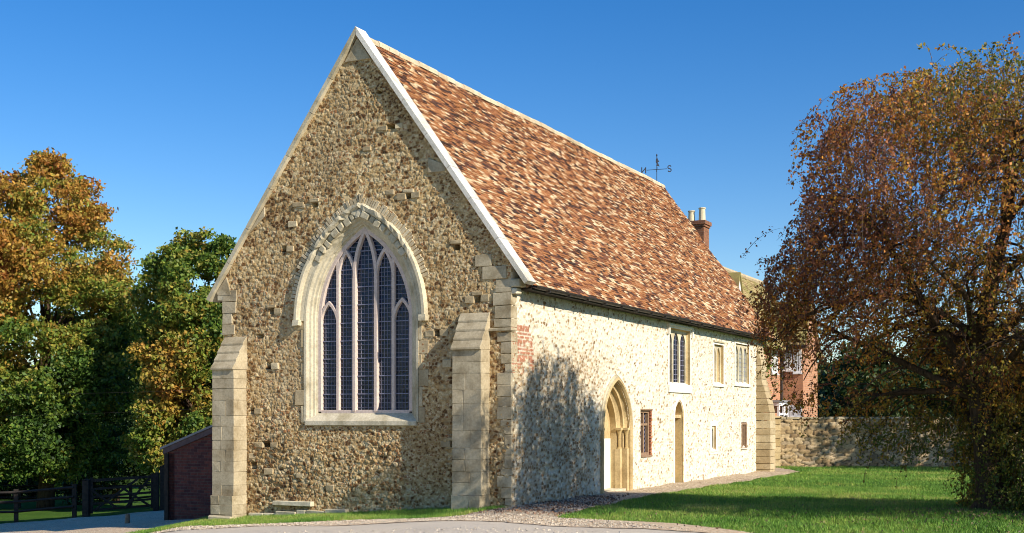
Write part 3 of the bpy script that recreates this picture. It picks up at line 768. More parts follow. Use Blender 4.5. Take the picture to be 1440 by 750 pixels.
# lattice timber window with brick jamb
mb = MB(); a, b, c, d = 6.86, 7.47, .82, 1.86
mb.bar(LNG, [(a, c), (a, d), (b, d), (b, c)], .035, -.14, -.03, .5, closed=True); mb.bar(LNG, [((a + b) / 2, c), ((a + b) / 2, d)], .03, -.13, -.045, .5); mb.bar(LNG, [(a, c + .72), (b, c + .72)], .028, -.13, -.05, .5)
mb.bar(LNG, [(a - .02, d + .045), (b + .14, d + .045)], .02, -.15, .03, .5); mb.bar(LNG, [(a - .02, c - .05), (b + .12, c - .05)], .022, -.15, .035, .5)
lw_ = mb.build('casement_window', M['wood'], chapel, bevel=.004); lw_['label'] = 'brown timber casement with diamond leading and red brick jamb'
mb = MB(); mb.box(LNG, a, b, c, d, -.12, -.11); g = mb.build('glazing', M['glass'], lw_)
mb = MB(); bm_ = (a + b) / 2
for (x0, x1, y0, y1) in ((a + .035, bm_ - .03, c + .035, c + .69), (bm_ + .03, b - .035, c + .035, c + .69), (a + .035, bm_ - .03, c + .75, d - .035), (bm_ + .03, b - .035, c + .75, d - .035)):
    sx = (x1 - x0) / 2; sy = .11; n = int((y1 - y0) / sy) + 2
    for k in range(-3, n):
        for sg in (1, -1):
            p = []; 
            for q in range(2):
                x = x0 if q == 0 else x1; y = y0 + k * sy + (q * 2 * sy if sg > 0 else (1 - q) * 2 * sy); p.append([x, y])
            (xa, ya), (xb, yb) = p
            def cl(xx, yy, xo, yo):
                if yy < y0: xx += (xo - xx) * (y0 - yy) / (yo - yy); yy = y0
                if yy > y1: xx += (xo - xx) * (y1 - yy) / (yo - yy); yy = y1
                return xx, yy
            if max(ya, yb) <= y0 or min(ya, yb) >= y1: continue
            A_ = cl(xa, ya, xb, yb); B_ = cl(xb, yb, xa, ya)
            if abs(A_[0] - B_[0]) > .01: mb.bar(LNG, [A_, B_], .004, -.109, -.102 + .001 * sg)
mb.build('lead_lattice', M['lead'], g)
mb = MB(); z = c - .04
i = 0
while z < d + .03: mb.box(LNG, b + .04 - .0, b + .15 - .03 * (i % 2), z, z + .058, -.17, .008, jit=.004); z += .07; i += 1
mb.box(LNG, a - .08, a - .036, c - .05, d + .05, -.16, -.02, .3)
mb.build('brick_jamb', M['redbrick'], lw_)

# ---- weather vane on the ridge
vb = C0 + D2 * RIDGE_U + D1 * 17.5 + Z * (RIDGE_Z + .1)
mb = MB(); P = lambda x, z: vb + np.array([x, -.05 * x, z])
mb.tube([P(0, -.1), P(0, .80)], .013, 6); mb.tube([P(-.34, .36), P(.34, .40)], .010, 6)
mb.tube([vb + np.array([-.02, -.3, .38]), vb + np.array([.02, .3, .38])], .010, 6)
mb.tube([P(0, .80), P(0, .86), P(0, .9)], [.012, .028, .012], 6)
vf = Frame(vb, (1, -.05, 0), Z, (0, -1, 0))
vane = mb.build('weather_vane', M['iron'], chapel); 
mb = MB(); mb.prism(vf, [(-.03, .50), (.02, .56), (-.035, .62), (-.03, .72), (.01, .79), (.04, .70), (.08, .64), (.03, .62), (.06, .55), (.09, .48), (.05, .49)], -.008, .008); mb.build('vane_figure', M['iron'], vane)
mb = MB(); h = .20; x0 = -.50; z0 = .255
mb.bar(vf, [(x0, z0), (x0, z0 + h)], .016, -.012, .012); mb.bar(vf, [(x0 + .13, z0), (x0 + .13, z0 + h)], .016, -.012, .012); mb.bar(vf, [(x0, z0 + .02), (x0 + .13, z0 + h - .02)], .016, -.010, .010)
mb.build('letter_n', M['iron'], vane)
mb = MB(); S = []
for q in range(0, 21):
    if q <= 10: an = math.radians(20 + 250 * q / 10); S.append((.42 + .055 * math.cos(an), .455 + .05 * math.sin(an)))
    else: an = math.radians(90 - 250 * (q - 10) / 10); S.append((.42 + .055 * math.cos(an), .355 + .05 * math.sin(an)))
mb.bar(vf, S, .015, -.012, .012); mb.build('letter_s', M['iron'], vane)

# ------------------------------------------------------------------ brick lean-to on the far side
SF = Frame(C0 + D1 * 3.4, D2, Z, -D1); q0, q1 = W + .01, W + 4.76
bp = SF.P(q1, 0, 0)
shed = thing('brick_shed', 'dark red brick lean-to with a sloping plum coloured fascia beside the chapel', 'shed', (bp[0], bp[1], gzf(bp[0], bp[1])))
mb = MB(); mb.prism(SF, [(q0, -2.2), (q1, -2.2), (q1, .80), (q0, 2.42)], -.23, 0); mb.build('front_wall', M['shed_brick'], shed)
mb = MB(); sd_ = Frame(SF.P(q1, 0, 0), D1, Z, D2); mb.box(sd_, .0, 6, -2.4, .78, -.23, .0); mb.build('side_wall', M['shed_brick'], shed)
mb = MB(); mb.box(sd_, -.02, .10, -2.2, .70, .012, .10); mb.box(sd_, -.06, -.01, -2.2, .78, -.05, .07); mb.build('corner_board', M['dark_wood'], shed)
mb = MB(); mb.prism(SF, [(q0, 2.40), (q1 + .12, .755), (q1 + .12, .90), (q0, 2.56)], .012, .05); mb.build('fascia', M['fascia'], shed)
mb = MB(); mb.prism(SF, [(q0, 2.565), (q1 + .2, .875), (q1 + .2, .93), (q0, 2.62)], -6.2, .08); mb.build('roof', M['slate'], shed)

# ------------------------------------------------------------------ ground
def grid_terrain():
    xs_ = np.unique(np.concatenate([np.linspace(-600, -60, 28), np.linspace(-60, -26, 18), np.arange(-26, 26.01, .5), np.linspace(26, 60, 18), np.linspace(60, 600, 28)]))
    ys_ = np.unique(np.concatenate([np.linspace(-200, 4, 20), np.arange(4, 60.01, .5), np.linspace(60, 150, 30), np.linspace(150, 1500, 30)]))
    X, Y = np.meshgrid(xs_, ys_, indexing='ij'); Zv = gz(X, Y); n, m = X.shape
    idx = np.arange(n * m).reshape(n, m); q = np.stack([idx[:-1, :-1], idx[1:, :-1], idx[1:, 1:], idx[:-1, 1:]], -1).reshape(-1, 4)
    return np_mesh('ground', np.stack([X, Y, Zv], -1).reshape(-1, 3), q, M['turf'], None, smooth=True)
tag(grid_terrain(), kind='structure')
def pip(poly, x, y):
    poly = np.array(poly); r = np.zeros(np.shape(x), bool); n = len(poly)
    for i in range(n):
        x0, y0 = poly[i]; x1, y1 = poly[(i + 1) % n]
        c = ((y0 > y) != (y1 > y)) & (x < (x1 - x0) * (y - y0) / (y1 - y0 + 1e-12) + x0); r ^= c
    return r
def rough(poly, amp=.05, step=.12, seed=0):
    rg = random.Random(seed); out = []
    n = len(poly)
    for i in range(n):
        a = np.array(poly[i], float); b = np.array(poly[(i + 1) % n], float); L = np.linalg.norm(b - a); k = max(1, min(int(L / step), 200))
        nn = np.array([-(b - a)[1], (b - a)[0]]) / (L + 1e-9)
        for q in range(k):
            p = a + (b - a) * q / k; j = 0 if L > 14 else amp * (math.sin(p[0] * 5.1 + p[1] * 3.7) * .5 + rg.uniform(-.6, .6)); out.append(tuple(p + nn * j))
    return out
def sheet(name, poly, mat, dz, sp=.35, kind='structure'):
    P_ = np.array(poly); x0, y0 = P_.min(0); x1, y1 = P_.max(0)
    gx, gy = np.meshgrid(np.arange(x0, x1, sp) + .03, np.arange(y0, y1, sp) + .04); m = pip(poly, gx, gy); inner = list(zip(gx[m], gy[m]))
    vs = [Vector(p) for p in poly] + [Vector(p) for p in inner]; k = len(poly)
    v, e_, f, *_ = delaunay_2d_cdt(vs, [], [list(range(k))], 1, 1e-5)
    V = np.array([(p[0], p[1], gzf(p[0], p[1]) + dz) for p in v]); o = np_mesh(name, V, np.array([t_ for t_ in f if len(t_) == 3]), mat, None, smooth=True)
    return tag(o, kind=kind)
road_edge = [(-7.9, 25.9), (-7.0, 24.9), (-5.9, 23.9), (-3.77, 22.9), (-2.0, 22.25), (-.9, 21.9), (.0, 21.35), (.72, 20.5), (1.5, 19.9), (2.6, 19.14), (3.45, 17.8), (4.6, 15.5), (6.5, 12)]
verge = [(-8.6, 26.3), (-7.9, 25.9), (-7.0, 24.9), (-5.9, 23.9), (-3.77, 22.9), (-2.0, 22.25), (-.9, 21.9), (-.75, 22.2), (-.3, 22.8), (.0, 23.3), (-6.3, 26.5), (-6.5, 28.1), (-7.1, 27.6), (-7.7, 27.1), (-8.2, 26.8)]
road = rough([(-30, 3), (12, 3)] + road_edge[::-1] + [(-12, 26.0), (-30, 30)], .05, .12, 1)
sheet('gravel_forecourt', rough([(-8.0, 25.6), (-8.6, 26.3), (-8.2, 26.8), (-7.7, 27.1), (-7.1, 27.6), (-6.5, 28.2), (-4.2, 30), (-9.2, 32), (-8.4, 36), (-10.6, 38.6), (-13.6, 36.8), (-17, 37.5), (-26, 36.5), (-30, 36), (-30, 24), (-12, 22)], .05, .15, 2), M['gravel'], .020)
sheet('road', road, M['road'], .012)
sheet('road_edge_gravel', rough([(-8.4, 26.0)] + [(x, y + .03) for x, y in road_edge[1:]] + [(6.0, 12), (4.1, 15.3), (2.9, 17.5), (1.9, 18.4), (.6, 19.3), (-.2, 20.2), (-1.1, 20.9), (-2.2, 21.3), (-3.9, 22.2), (-6, 23.4), (-7.3, 24.6), (-8.4, 25.4)], .05, .12, 5), M['gravel'], .022)
lawn_edge = [(.72, 20.55), (.95, 21.2), (1.5, 22.6), (2.0, 23.9), (2.9, 25.9), (4.6, 29.2), (6.6, 33.0), (8.3, 36.4), (9.0, 38.0)]
WB = lambda t_: tuple((C0 + D1 * t_ + D2 * .1)[:2])
sheet('path', rough([(-.95, 21.95), (.0, 21.3), (.72, 20.5)] + lawn_edge[1:] + [(9.2, 41), (8.0, 42.5)] + [WB(17.6), WB(12), WB(6), WB(0)] + [(-.5, 23.2), (-.35, 22.7), (-.75, 22.2)], .06, .12, 3), M['path'], .016)

# ------------------------------------------------------------------ grass
def blades(name, P2, h, w, mat, seed):
    rg = np.random.default_rng(seed); n = len(P2); z = gz(P2[:, 0], P2[:, 1]); an = rg.random(n) * 6.283; hh = h * (.5 + rg.random(n)); ww = w * (.6 + .8 * rg.random(n))
    lean = rg.normal(0, .45, (n, 2)) * hh[:, None]
    b = np.stack([P2[:, 0], P2[:, 1], z], 1); d = np.stack([np.cos(an), np.sin(an), 0 * an], 1) * ww[:, None] / 2
    tip = b + np.stack([lean[:, 0], lean[:, 1], hh], 1)
    V = np.stack([b - d, b + d, tip], 1).reshape(-1, 3); Fc = np.arange(3 * n).reshape(n, 3)
    hue = np.clip(vnoise(P2[:, 0], P2[:, 1], .9, 3) + rg.normal(0, .16, n), 0, 1)
    return np_mesh(name, V, Fc, mat, None, {'rnd': ('FACE', rg.random(n)), 'hue': ('FACE', hue)})
M['blade'] = mat_leaf('grass_blade', [(0, (.075, .19, .025)), (.4, (.15, .31, .045)), (.75, (.28, .39, .065)), (1, (.50, .45, .16))], .3, .6)
def scatter(poly, dens, seed, hole=None):
    P_ = np.array(poly); x0, y0 = P_.min(0); x1, y1 = P_.max(0); n = int((x1 - x0) * (y1 - y0) * dens); rg = np.random.default_rng(seed)
    q = rg.random((n, 2)) * (x1 - x0, y1 - y0) + (x0, y0); return q[pip(poly, q[:, 0], q[:, 1])]
lawn_near = [(4.6, 15.5), (3.45, 17.75), (2.6, 19.1), (1.5, 19.86), (.75, 20.45)] + lawn_edge[1:6] + [(13.2, 29.2), (10.5, 22), (8, 15)]
lawn_far = lawn_edge[5:] + [(9.1, 41.9), (20, 42), (13.2, 29.2)]
g = np.concatenate([scatter(verge, 2600, 1), scatter(rough(verge, .12, .1, 9), 700, 11)])
tag(blades('verge_grass', g, .055, .012, M['blade'], 5), 'short green grass on the verge under the gable', 'grass', kind='stuff')
g = np.concatenate([scatter(lawn_near, 1500, 2), scatter(lawn_far, 420, 3)])
tag(blades('lawn_grass', g, .05, .014, M['blade'], 6), 'mown green lawn grass beside the path', 'grass', kind='stuff')

# ------------------------------------------------------------------ leaves helper
def leaf_mesh(name, C, size, mat, parent, hue, seed, aspect=.6, droop=.3):
    rg = np.random.default_rng(seed); n = len(C)
    a = rg.normal(size=(n, 3)); a[:, 2] -= droop; a /= np.linalg.norm(a, axis=1)[:, None]
    b = rg.normal(size=(n, 3)); b -= a * (a * b).sum(1)[:, None]; b /= np.linalg.norm(b, axis=1)[:, None]
    s = (size * (.6 + .8 * rg.random(n)))[:, None]
    V = np.stack([C - a * s * .5, C + b * s * aspect * .5 - a * s * .08, C + a * s * .5, C - b * s * aspect * .5 - a * s * .08], 1).reshape(-1, 3)
    return np_mesh(name, V, np.arange(4 * n).reshape(n, 4), mat, parent, {'rnd': ('FACE', rg.random(n)), 'hue': ('FACE', np.clip(hue, 0, 1))})
M['chestnut'] = mat_leaf('broad_leaf', [(0, (.035, .08, .016)), (.22, (.09, .17, .025)), (.42, (.20, .25, .035)), (.6, (.38, .28, .05)), (.8, (.44, .22, .04)), (1, (.32, .12, .035))], .3)
M['darkleaf'] = mat_leaf('dark_leaf', [(0, (.014, .035, .010)), (.5, (.03, .06, .014)), (1, (.08, .10, .02))], .2)
M['copper'] = mat_leaf('small_autumn_leaf', [(0, (.10, .14, .025)), (.2, (.22, .20, .03)), (.4, (.46, .30, .045)), (.6, (.52, .22, .035)), (.8, (.34, .12, .045)), (1, (.17, .075, .055))], .40)

def broad_tree(name, lab, X, Y, prof, nl, leaf, mat, huef, seed, cat='tree', group=None, lobes=70, lr=.33, squash=.75, per=9, trunk_r=.3, ysc=1.):
    """prof: (z, r) pairs bottom to top, heights above the tree's own foot"""
    rg = np.random.default_rng(seed); z0 = gzf(X, Y); t = thing(name, lab, cat, (X, Y, z0), group)
    zs = np.array([p[0] for p in prof]); rs = np.array([p[1] for p in prof]); rmax = rs.max()
    L = []; tries = 0
    while len(L) < lobes:
        z = rg.uniform(zs[0], zs[-1]); r = np.interp(z, zs, rs); tries += 1
        if rg.random() > (r / rmax) ** .45: continue
        an = rg.uniform(0, 6.283); lrad = rmax * lr * rg.uniform(.5, 1.2) * (.62 + .38 * r / rmax); rr = max(0, r - lrad * .75) * math.sqrt(rg.uniform(.25, 1))
        L.append((X + rr * math.cos(an), Y + rr * math.sin(an) * ysc, z0 + min(max(z, zs[0] + lrad * .4), zs[-1] - lrad * .5), lrad, rg.random()))
    L = np.array(L); wts = L[:, 3] ** 2; wts /= wts.sum(); nc = nl // per
    k = rg.choice(len(L), nc, p=wts); d = rg.normal(size=(nc, 3)); d[:, 2] += .35; d /= np.linalg.norm(d, axis=1)[:, None]
    rad = L[k, 3] * (1.22 - .75 * rg.random(nc) ** 1.1); Cc = L[k, :3] + d * rad[:, None] * (1, 1, squash)
    sub = np.repeat(Cc, per, 0) + rg.normal(0, leaf * .75, (nc * per, 3)) * (1, 1, .6); kk = np.repeat(k, per)
    ch = np.repeat(rg.normal(0, .10, nc), per)
    hue = huef(sub[:, 0] - X, sub[:, 1] - Y, sub[:, 2] - z0) + (L[kk, 4] - .5) * .34 + ch + rg.normal(0, .06, len(sub))
    leaf_mesh('crown', sub, leaf, mat, t, hue, seed + 1, .62, .5)
    mb = MB(); top = zs[-1] * .82; pts = [np.array([X + .1 * math.sin(z * .9), Y, z0 + z]) for z in np.linspace(-.3, top, 8)]; mb.tube(pts, [trunk_r * (1.25 - .165 * i) for i in range(8)], 9)
    for i in range(min(46, lobes)):
        if L[i][2] - z0 > zs[-1] * .8: continue
        q = L[i]; zb = z0 + max(zs[0] + .5, (q[2] - z0) * .62); a = np.array([X, Y, min(zb, q[2])]); c_ = np.array(q[:3]); m = (a + c_) / 2 + (0, 0, .3)
        mb.tube([a, m, c_], [trunk_r * .3, trunk_r * .15, .02], 5)
    mb.build('trunk', M['bark'], t, smooth=True)
    return t
H1 = lambda x, y, z: .22 + .48 * sstep(3.5, 12.5, z - .35 * x)
broad_tree('chestnut_tree', 'tall broad tree turning orange at the top, behind the field gate', -19.3, 50, [(1.2, 3.0), (3, 3.7), (6, 4.3), (8, 4.4), (9.6, 4.1), (10.8, 3.6), (12, 2.9), (13.4, 2.0), (14.5, .6)], 165000, .15, M['chestnut'], H1, 11, group='autumn trees beyond the fence', lobes=230, lr=.20, trunk_r=.30)
broad_tree('chestnut_tree', 'orange brown tree cut by the left edge of the photo', -22.4, 48, [(1.2, 2.6), (4, 3.3), (8, 3.6), (11, 3.1), (12.6, 2.2), (13.8, .6)], 90000, .15, M['chestnut'], lambda x, y, z: .3 + .5 * sstep(3, 10, z), 21, group='autumn trees beyond the fence', lobes=150, lr=.22)
broad_tree('chestnut_tree', 'green tree with yellow branches just left of the chapel gable', -11.9, 46.5, [(1.35, 2.3), (2.2, 2.7), (5, 3.0), (7, 2.9), (8.5, 2.5), (9.6, 1.8), (10.4, .6)], 130000, .145, M['chestnut'], lambda x, y, z: .30 + .34 * np.exp(-((x + .9) ** 2 / 1.6 + (z - 4.6) ** 2 / 5)) + .12 * sstep(6, 8, z) * 0 + .1 * np.exp(-((x + .6) ** 2 + (z - 7.5) ** 2) / 2), 34, group='autumn trees beyond the fence', lobes=190, lr=.21)
broad_tree('dark_tree', 'dark green tree in the gap between the two chestnuts', -19.2, 58, [(.2, 2.2), (3, 3.0), (6, 3.2), (8.5, 2.6), (10.4, .6)], 36000, .2, M['darkleaf'], lambda x, y, z: .35 + 0 * z, 41, group='trees beyond the fence', lobes=70, lr=.3)
for i, (x, y, h, r) in enumerate(((-31, 60, 10, 5), (-27, 68, 7, 4.5))):
    broad_tree('dark_tree', ('dark green tree far left behind the orange chestnut', 'low dark tree seen below the left crowns', 'dark tree mostly hidden behind the chapel gable')[i], x, y, [(.1, r * .8), (h * .4, r), (h * .8, r * .6), (h, .4)], 16000, .28, M['darkleaf'], lambda x_, y_, z_: .5 + 0 * z_, 50 + i, group='trees beyond the fence', lobes=50, lr=.34)
broad_tree('shade_tree', 'unseen tree right of the lawn, added to shade the garden wall', 20.3, 36.0, [(2.3, 2.6), (4, 3.2), (6.5, 3.1), (8.2, 1.9), (9, .5)], 15000, .16, M['chestnut'], lambda x, y, z: .4 + 0 * z, 95, lobes=80, lr=.26)  # stands out of view; added for the dappled shade on the garden wall
# dark belt of trees behind the garden wall
for i, (x, y, h, r) in enumerate(((17.2, 58, 5.2, 3.6), (22.5, 60, 5.6, 4.0), (28, 57, 6.2, 4.2), (14.8, 66, 5.0, 3.4), (33.5, 60, 7.5, 4.5))):
    broad_tree('dark_tree', ('dark bushy tree beside the brick house behind the garden wall', 'dark bushy tree above the middle of the garden wall', 'dark bushy tree right of centre behind the garden wall', 'low dark tree farthest behind the garden wall', 'dark tree beyond the right end of the garden wall')[i], x, y, [(.1, r * .95), (h * .5, r), (h * .85, r * .75), (h, r * .3)], 15000, .24, M['darkleaf'], lambda x_, y_, z_: .45 + 0 * z_, 70 + i, group='dark trees behind the garden wall', lobes=60, lr=.33)
rg = np.random.default_rng(6); n = 22000; xx = rg.uniform(-42, -8, n); hc = np.stack([xx, 82 + rg.normal(0, .5, n), gz(xx, xx * 0 + 82) + 2.3 * rg.random(n) ** .8 + .3 * vnoise(xx, xx * 0, .5, 3)], 1)
hd = thing('field_hedge', 'pale green hedge at the far side of the sunlit field', 'hedge', (-25, 82, gzf(-25, 82)))
leaf_mesh('foliage', hc, .3, M['chestnut'], hd, .36 + rg.normal(0, .08, n), 8)
# far woodland belt
rg = np.random.default_rng(5); n = 90000; xx = rg.uniform(-130, 120, n); yy = 150 + rg.normal(0, 4, n) + 8 * np.sin(xx * .05); hh = (6.5 + 2.5 * vnoise(xx, xx * 0, .12, 8) * 2) * rg.random(n) ** .7
cc = np.stack([xx, yy, gz(xx, yy) + hh], 1)
tag(leaf_mesh('distant_woodland', cc, .9, M['darkleaf'], None, .75 + rg.normal(0, .2, n), 9, .8), 'distant dark woodland along the horizon', 'woodland', kind='stuff')

# ------------------------------------------------------------------ weeping tree on the lawn
TX, TY = 8.15, 20.5; TZ = gzf(TX, TY)
tree = thing('weeping_tree', 'large weeping tree with small copper and gold leaves standing on the lawn', 'tree', (TX, TY, TZ))
NV = np.array([.660, .751])
def env(P):
    x, y, z = P[..., 0], P[..., 1], P[..., 2]
    wob = 1 + .30 * (vnoise(x * .8 + z * .5, y * .8 - z * .6, .9, 33, 2) - .5) + .22 * (vnoise(x + y, z * 1.3, 1.9, 34, 2) - .5)
    a = (np.abs((x - 8.7) / 4.15) ** 2.8 + np.abs((y - 19.4) / 3.3) ** 2.3 + np.abs((z - 3.4) / 4.05) ** 2.9) < wob
    b = (((x - 5.75) / 1.55) ** 2 + ((y - 20.9) / 1.7) ** 2 + ((z - 3.3) / 2.0) ** 2) < 1
    b = b | ((((x - 5.65) / 1.5) ** 2 + ((y - 18.0) / 1.3) ** 2 + ((z - 5.45) / 1.4) ** 2) < 1)
    n = x * NV[0] + y * NV[1]
    lim = (n < 21.9) | ((n < 24.0) & (z < 3.9 - .5 * (n - 21.9)))
    bot = 1.25 + .25 * np.sin(x * 3.1 + y) + np.clip(20.2 - n, 0, 3) * 1.05
    bot = np.where((x > 7.75 + .1 * z) & (n > 19.9) & (n < 22), .12, bot)      # skirt reaching the grass right of the trunk
    return (a | b) & lim & (z > bot)
rg = np.random.default_rng(77); tm = MB(); limbs = []
def path(p0, d, L, k, up, jit):
    p = np.array(p0, float); d = np.array(d, float); d /= np.linalg.norm(d); out = [p.copy()]
    for i in range(k):
        d = d + np.array([0, 0, up]) * (1. / k) + rg.normal(0, jit, 3); d /= np.linalg.norm(d); p = p + d * L / k; out.append(p.copy())
    return out
tr = [np.array(q) for q in ((TX + .02, TY, TZ - .15), (TX - .02, TY, TZ + .12), (TX - .06, TY, TZ + .5), (TX - .12, TY, TZ + 1.2), (TX - .2, TY, TZ + 1.9), (TX - .22, TY - .05, TZ + 2.7), (TX - .1, TY - .15, TZ + 3.8), (TX + .1, TY - .3, TZ + 4.8), (TX + .2, TY - .5, TZ + 5.8))]
tm.tube(tr, [.36, .27, .225, .20, .20, .17, .13, .09, .045], 12)
for i in range(5):
    an = i * 1.3 + .4; tm.tube([(TX + .38 * math.cos(an), TY + .38 * math.sin(an), TZ - .06), (TX + .22 * math.cos(an), TY + .22 * math.sin(an), TZ + .12), (TX + .1 * math.cos(an), TY + .1 * math.sin(an), TZ + .55)], [.07, .09, .06], 7)
tips = []
for i in range(20):
    an = i * 2.39996 + rg.uniform(-.3, .3); k = rg.integers(3, 8); p0 = tr[k] + 0
    el = rg.uniform(.55, 1.3); L = rg.uniform(3.0, 4.4)
    pl = path(p0, (math.cos(an), math.sin(an), el), L, 9, -.9 * rg.uniform(.5, 1.1), .10)
    while len(pl) > 3 and not env(pl[-1]): pl = pl[:-1]
    r0 = (.085, .08, .075, .065, .05)[k - 3]
    tm.tube(pl, list(np.linspace(r0, .018, len(pl))), 7); limbs.append(pl)
    for j in range(9):
        a = pl[rg.integers(2, len(pl))]; an2 = an + rg.normal(0, .9)
        q = path(a, (math.cos(an2), math.sin(an2), rg.uniform(.0, .9)), rg.uniform(1.2, 2.4), 7, -1.6, .12)
        while len(q) > 3 and not env(q[-1]): q = q[:-1]
        tm.tube(q, list(np.linspace(.026, .008, len(q))), 5); tips.append(q); limbs.append(q)
tm.build('trunk', M['bark'], tree, smooth=True)
# drooping twigs + leaves
NTW = 10000; V = []; Fc = []; LC = []; LH = []
allp = np.array([p for l in limbs for p in l[1:]])
cand = rg.uniform((4, 15.8, .4), (12.8, 24.2, 8.2), (120000, 3)); extra = rg.uniform((7.9, 19.3, .2), (11.5, 21.6, 3.2), (2600, 3)); extra = extra[env(extra)]; cand = cand[env(cand)]
ctr = np.array([8.5, 19.6, 3.2]); cnt = 0
outr = np.linalg.norm((cand - ctr) / (4, 3.3, 4.4), axis=1); clump = vnoise(cand[:, 0] + .6 * cand[:, 1], cand[:, 2] * 1.1 - .5 * cand[:, 1], 1.05, 35, 2); thin = np.where((cand[:, 0] < 7.2) & (cand[:, 2] < 3.9), .75, 1.0) * np.where((cand[:, 1] < 18.7) & (cand[:, 2] < 6.6), .42, 1.0); keepm = rg.random(len(cand)) < (.3 + .9 * outr ** 2) * sstep(.36, .56, clump) * thin; cand = np.concatenate([cand[keepm][:NTW], extra])
for c0 in cand:
    o_ = c0 - ctr; ho_ = np.array([o_[0], o_[1], 0]); ho_ /= (np.linalg.norm(ho_) + .3)
    d = ho_ * rg.uniform(.2, .9) + np.array([0, 0, rg.uniform(-.5, .7)]) + rg.normal(0, .35, 3); L = rg.uniform(.40, 1.0)
    q = path(c0, d, L, 6, -2.4, .13)
    kk_ = 0
    for p in q:
        if not env(p) and rg.random() > .55: break
        kk_ += 1
    q = q[:kk_]
    if len(q) < 3: continue
    th = .0045; b = len(V)
    for i, p in enumerate(q):
        r = th * (1.3 - .9 * i / len(q))
        for s_ in range(3): an = s_ * 2.094; V.append(p + np.array([math.cos(an), math.sin(an), .2 * math.sin(an)]) * r)
    for i in range(len(q) - 1):
        for s_ in range(3): Fc.append((b + i * 3 + s_, b + i * 3 + (s_ + 1) % 3, b + (i + 1) * 3 + (s_ + 1) % 3, b + (i + 1) * 3 + s_))
    nlf = int(32 * L * rg.uniform(.6, 1.3)); qa = np.array(q); tt = rg.uniform(0, len(q) - 1.001, nlf); ii = tt.astype(int); fr_ = (tt - ii)[:, None]
    LC.append(qa[ii] * (1 - fr_) + qa[ii + 1] * fr_ + rg.normal(0, .03, (nlf, 3)) - (0, 0, .015)); LH.append(np.full(nlf, rg.normal(0, .13)))
# a few long stray twigs beyond the outline
for (a, d, L) in (((4.85, 20.6, 4.9), (-1, -.1, .7), 1.1), ((5.2, 20.2, 5.2), (-1, .1, .4), .9), ((5.6, 18.6, 6.2), (-.8, -.1, .6), .7), ((6.6, 19.4, 7.0), (-.6, 0, .8), .8), ((7.8, 19.2, 7.4), (.1, 0, 1), .6), ((9.0, 19.2, 7.4), (.3, 0, 1), .7), ((7.2, 19.3, 7.3), (-.2, 0, 1), .6), ((4.9, 20.8, 4.4), (-1, 0, .3), .8)):
    q = path(a, d, L, 8, -1.9, .10); b = len(V)
    for i, p in enumerate(q):
        for s_ in range(3): an = s_ * 2.094; V.append(p + np.array([math.cos(an), math.sin(an), 0]) * .007)
    for i in range(len(q) - 1):
        for s_ in range(3): Fc.append((b + i * 3 + s_, b + i * 3 + (s_ + 1) % 3, b + (i + 1) * 3 + (s_ + 1) % 3, b + (i + 1) * 3 + s_))
    for p in q[3:]:
        LC.append(p + rg.normal(0, .035, (5, 3))); LH.append(np.full(5, .1))
np_mesh('twigs', np.array(V), np.array(Fc), M['barkpale'], tree, {'rnd': ('FACE', np.zeros(len(Fc)))})
LC = np.concatenate(LC); LH = np.concatenate(LH)
hue = .44 + .20 * sstep(7.4, 5.2, LC[:, 0]) + LH + (vnoise(LC[:, 0] + LC[:, 1], LC[:, 2], .7, 12) - .5) * 1.1 + rg.normal(0, .12, len(LC)) - .25 * sstep(2.5, .5, LC[:, 2]) - .12 * sstep(8.5, 11, LC[:, 0])
leaf_mesh('crown', LC, .054, M['copper'], tree, hue, 15, .62, .6)
print('LEAVES', len(LC), 'twigs', len(cand))
GR = mat_plain('grit', (.34, .28, .21), (.72, .64, .52), 40, .9)
gp_ = np.concatenate([scatter([(-8.3, 25.8)] + road_edge[1:9] + [(2.6, 18.0), (1.2, 18.9), (-.6, 20.6), (-2.2, 21.4), (-4, 22.2), (-6, 23.3)], 900, 61), scatter([(-8.5, 23.5), (3.4, 17), (2, 15), (-9, 18)], 90, 62)])
ga = gp_.copy(); tag(leaf_mesh('loose_grit', np.stack([ga[:, 0], ga[:, 1], gz(ga[:, 0], ga[:, 1]) + .026], 1), .026, GR, None, .5 + 0 * ga[:, 0], 63, .8, 0), 'pale loose grit along the edge of the drive', 'grit', kind='stuff')
# fallen leaves under it and along the path
LIT = mat_leaf('leaf_litter', [(0, (.09, .06, .05)), (.5, (.20, .12, .08)), (1, (.34, .20, .10))], .1)
pts = np.concatenate([scatter([(.9, 20.6), (4, 17), (12, 17), (12, 27), (3, 26)], 14, 81), rg.normal((8.8, 20.4), (1.3, 1.0), (2600, 2)), scatter([(-.8, 22), (.8, 20.7), (2.0, 23.8), (2.6, 26.5), (1.6, 26.2), (.1, 23.1)], 130, 8)])
lp = np.stack([pts[:, 0], pts[:, 1], gz(pts[:, 0], pts[:, 1]) + .03], 1)
tag(leaf_mesh('fallen_leaves', lp, .045, LIT, None, .45 + rg.normal(0, .15, len(lp)), 19, .7, 0), 'fallen brown leaves on the grass and path', 'leaves', kind='stuff')

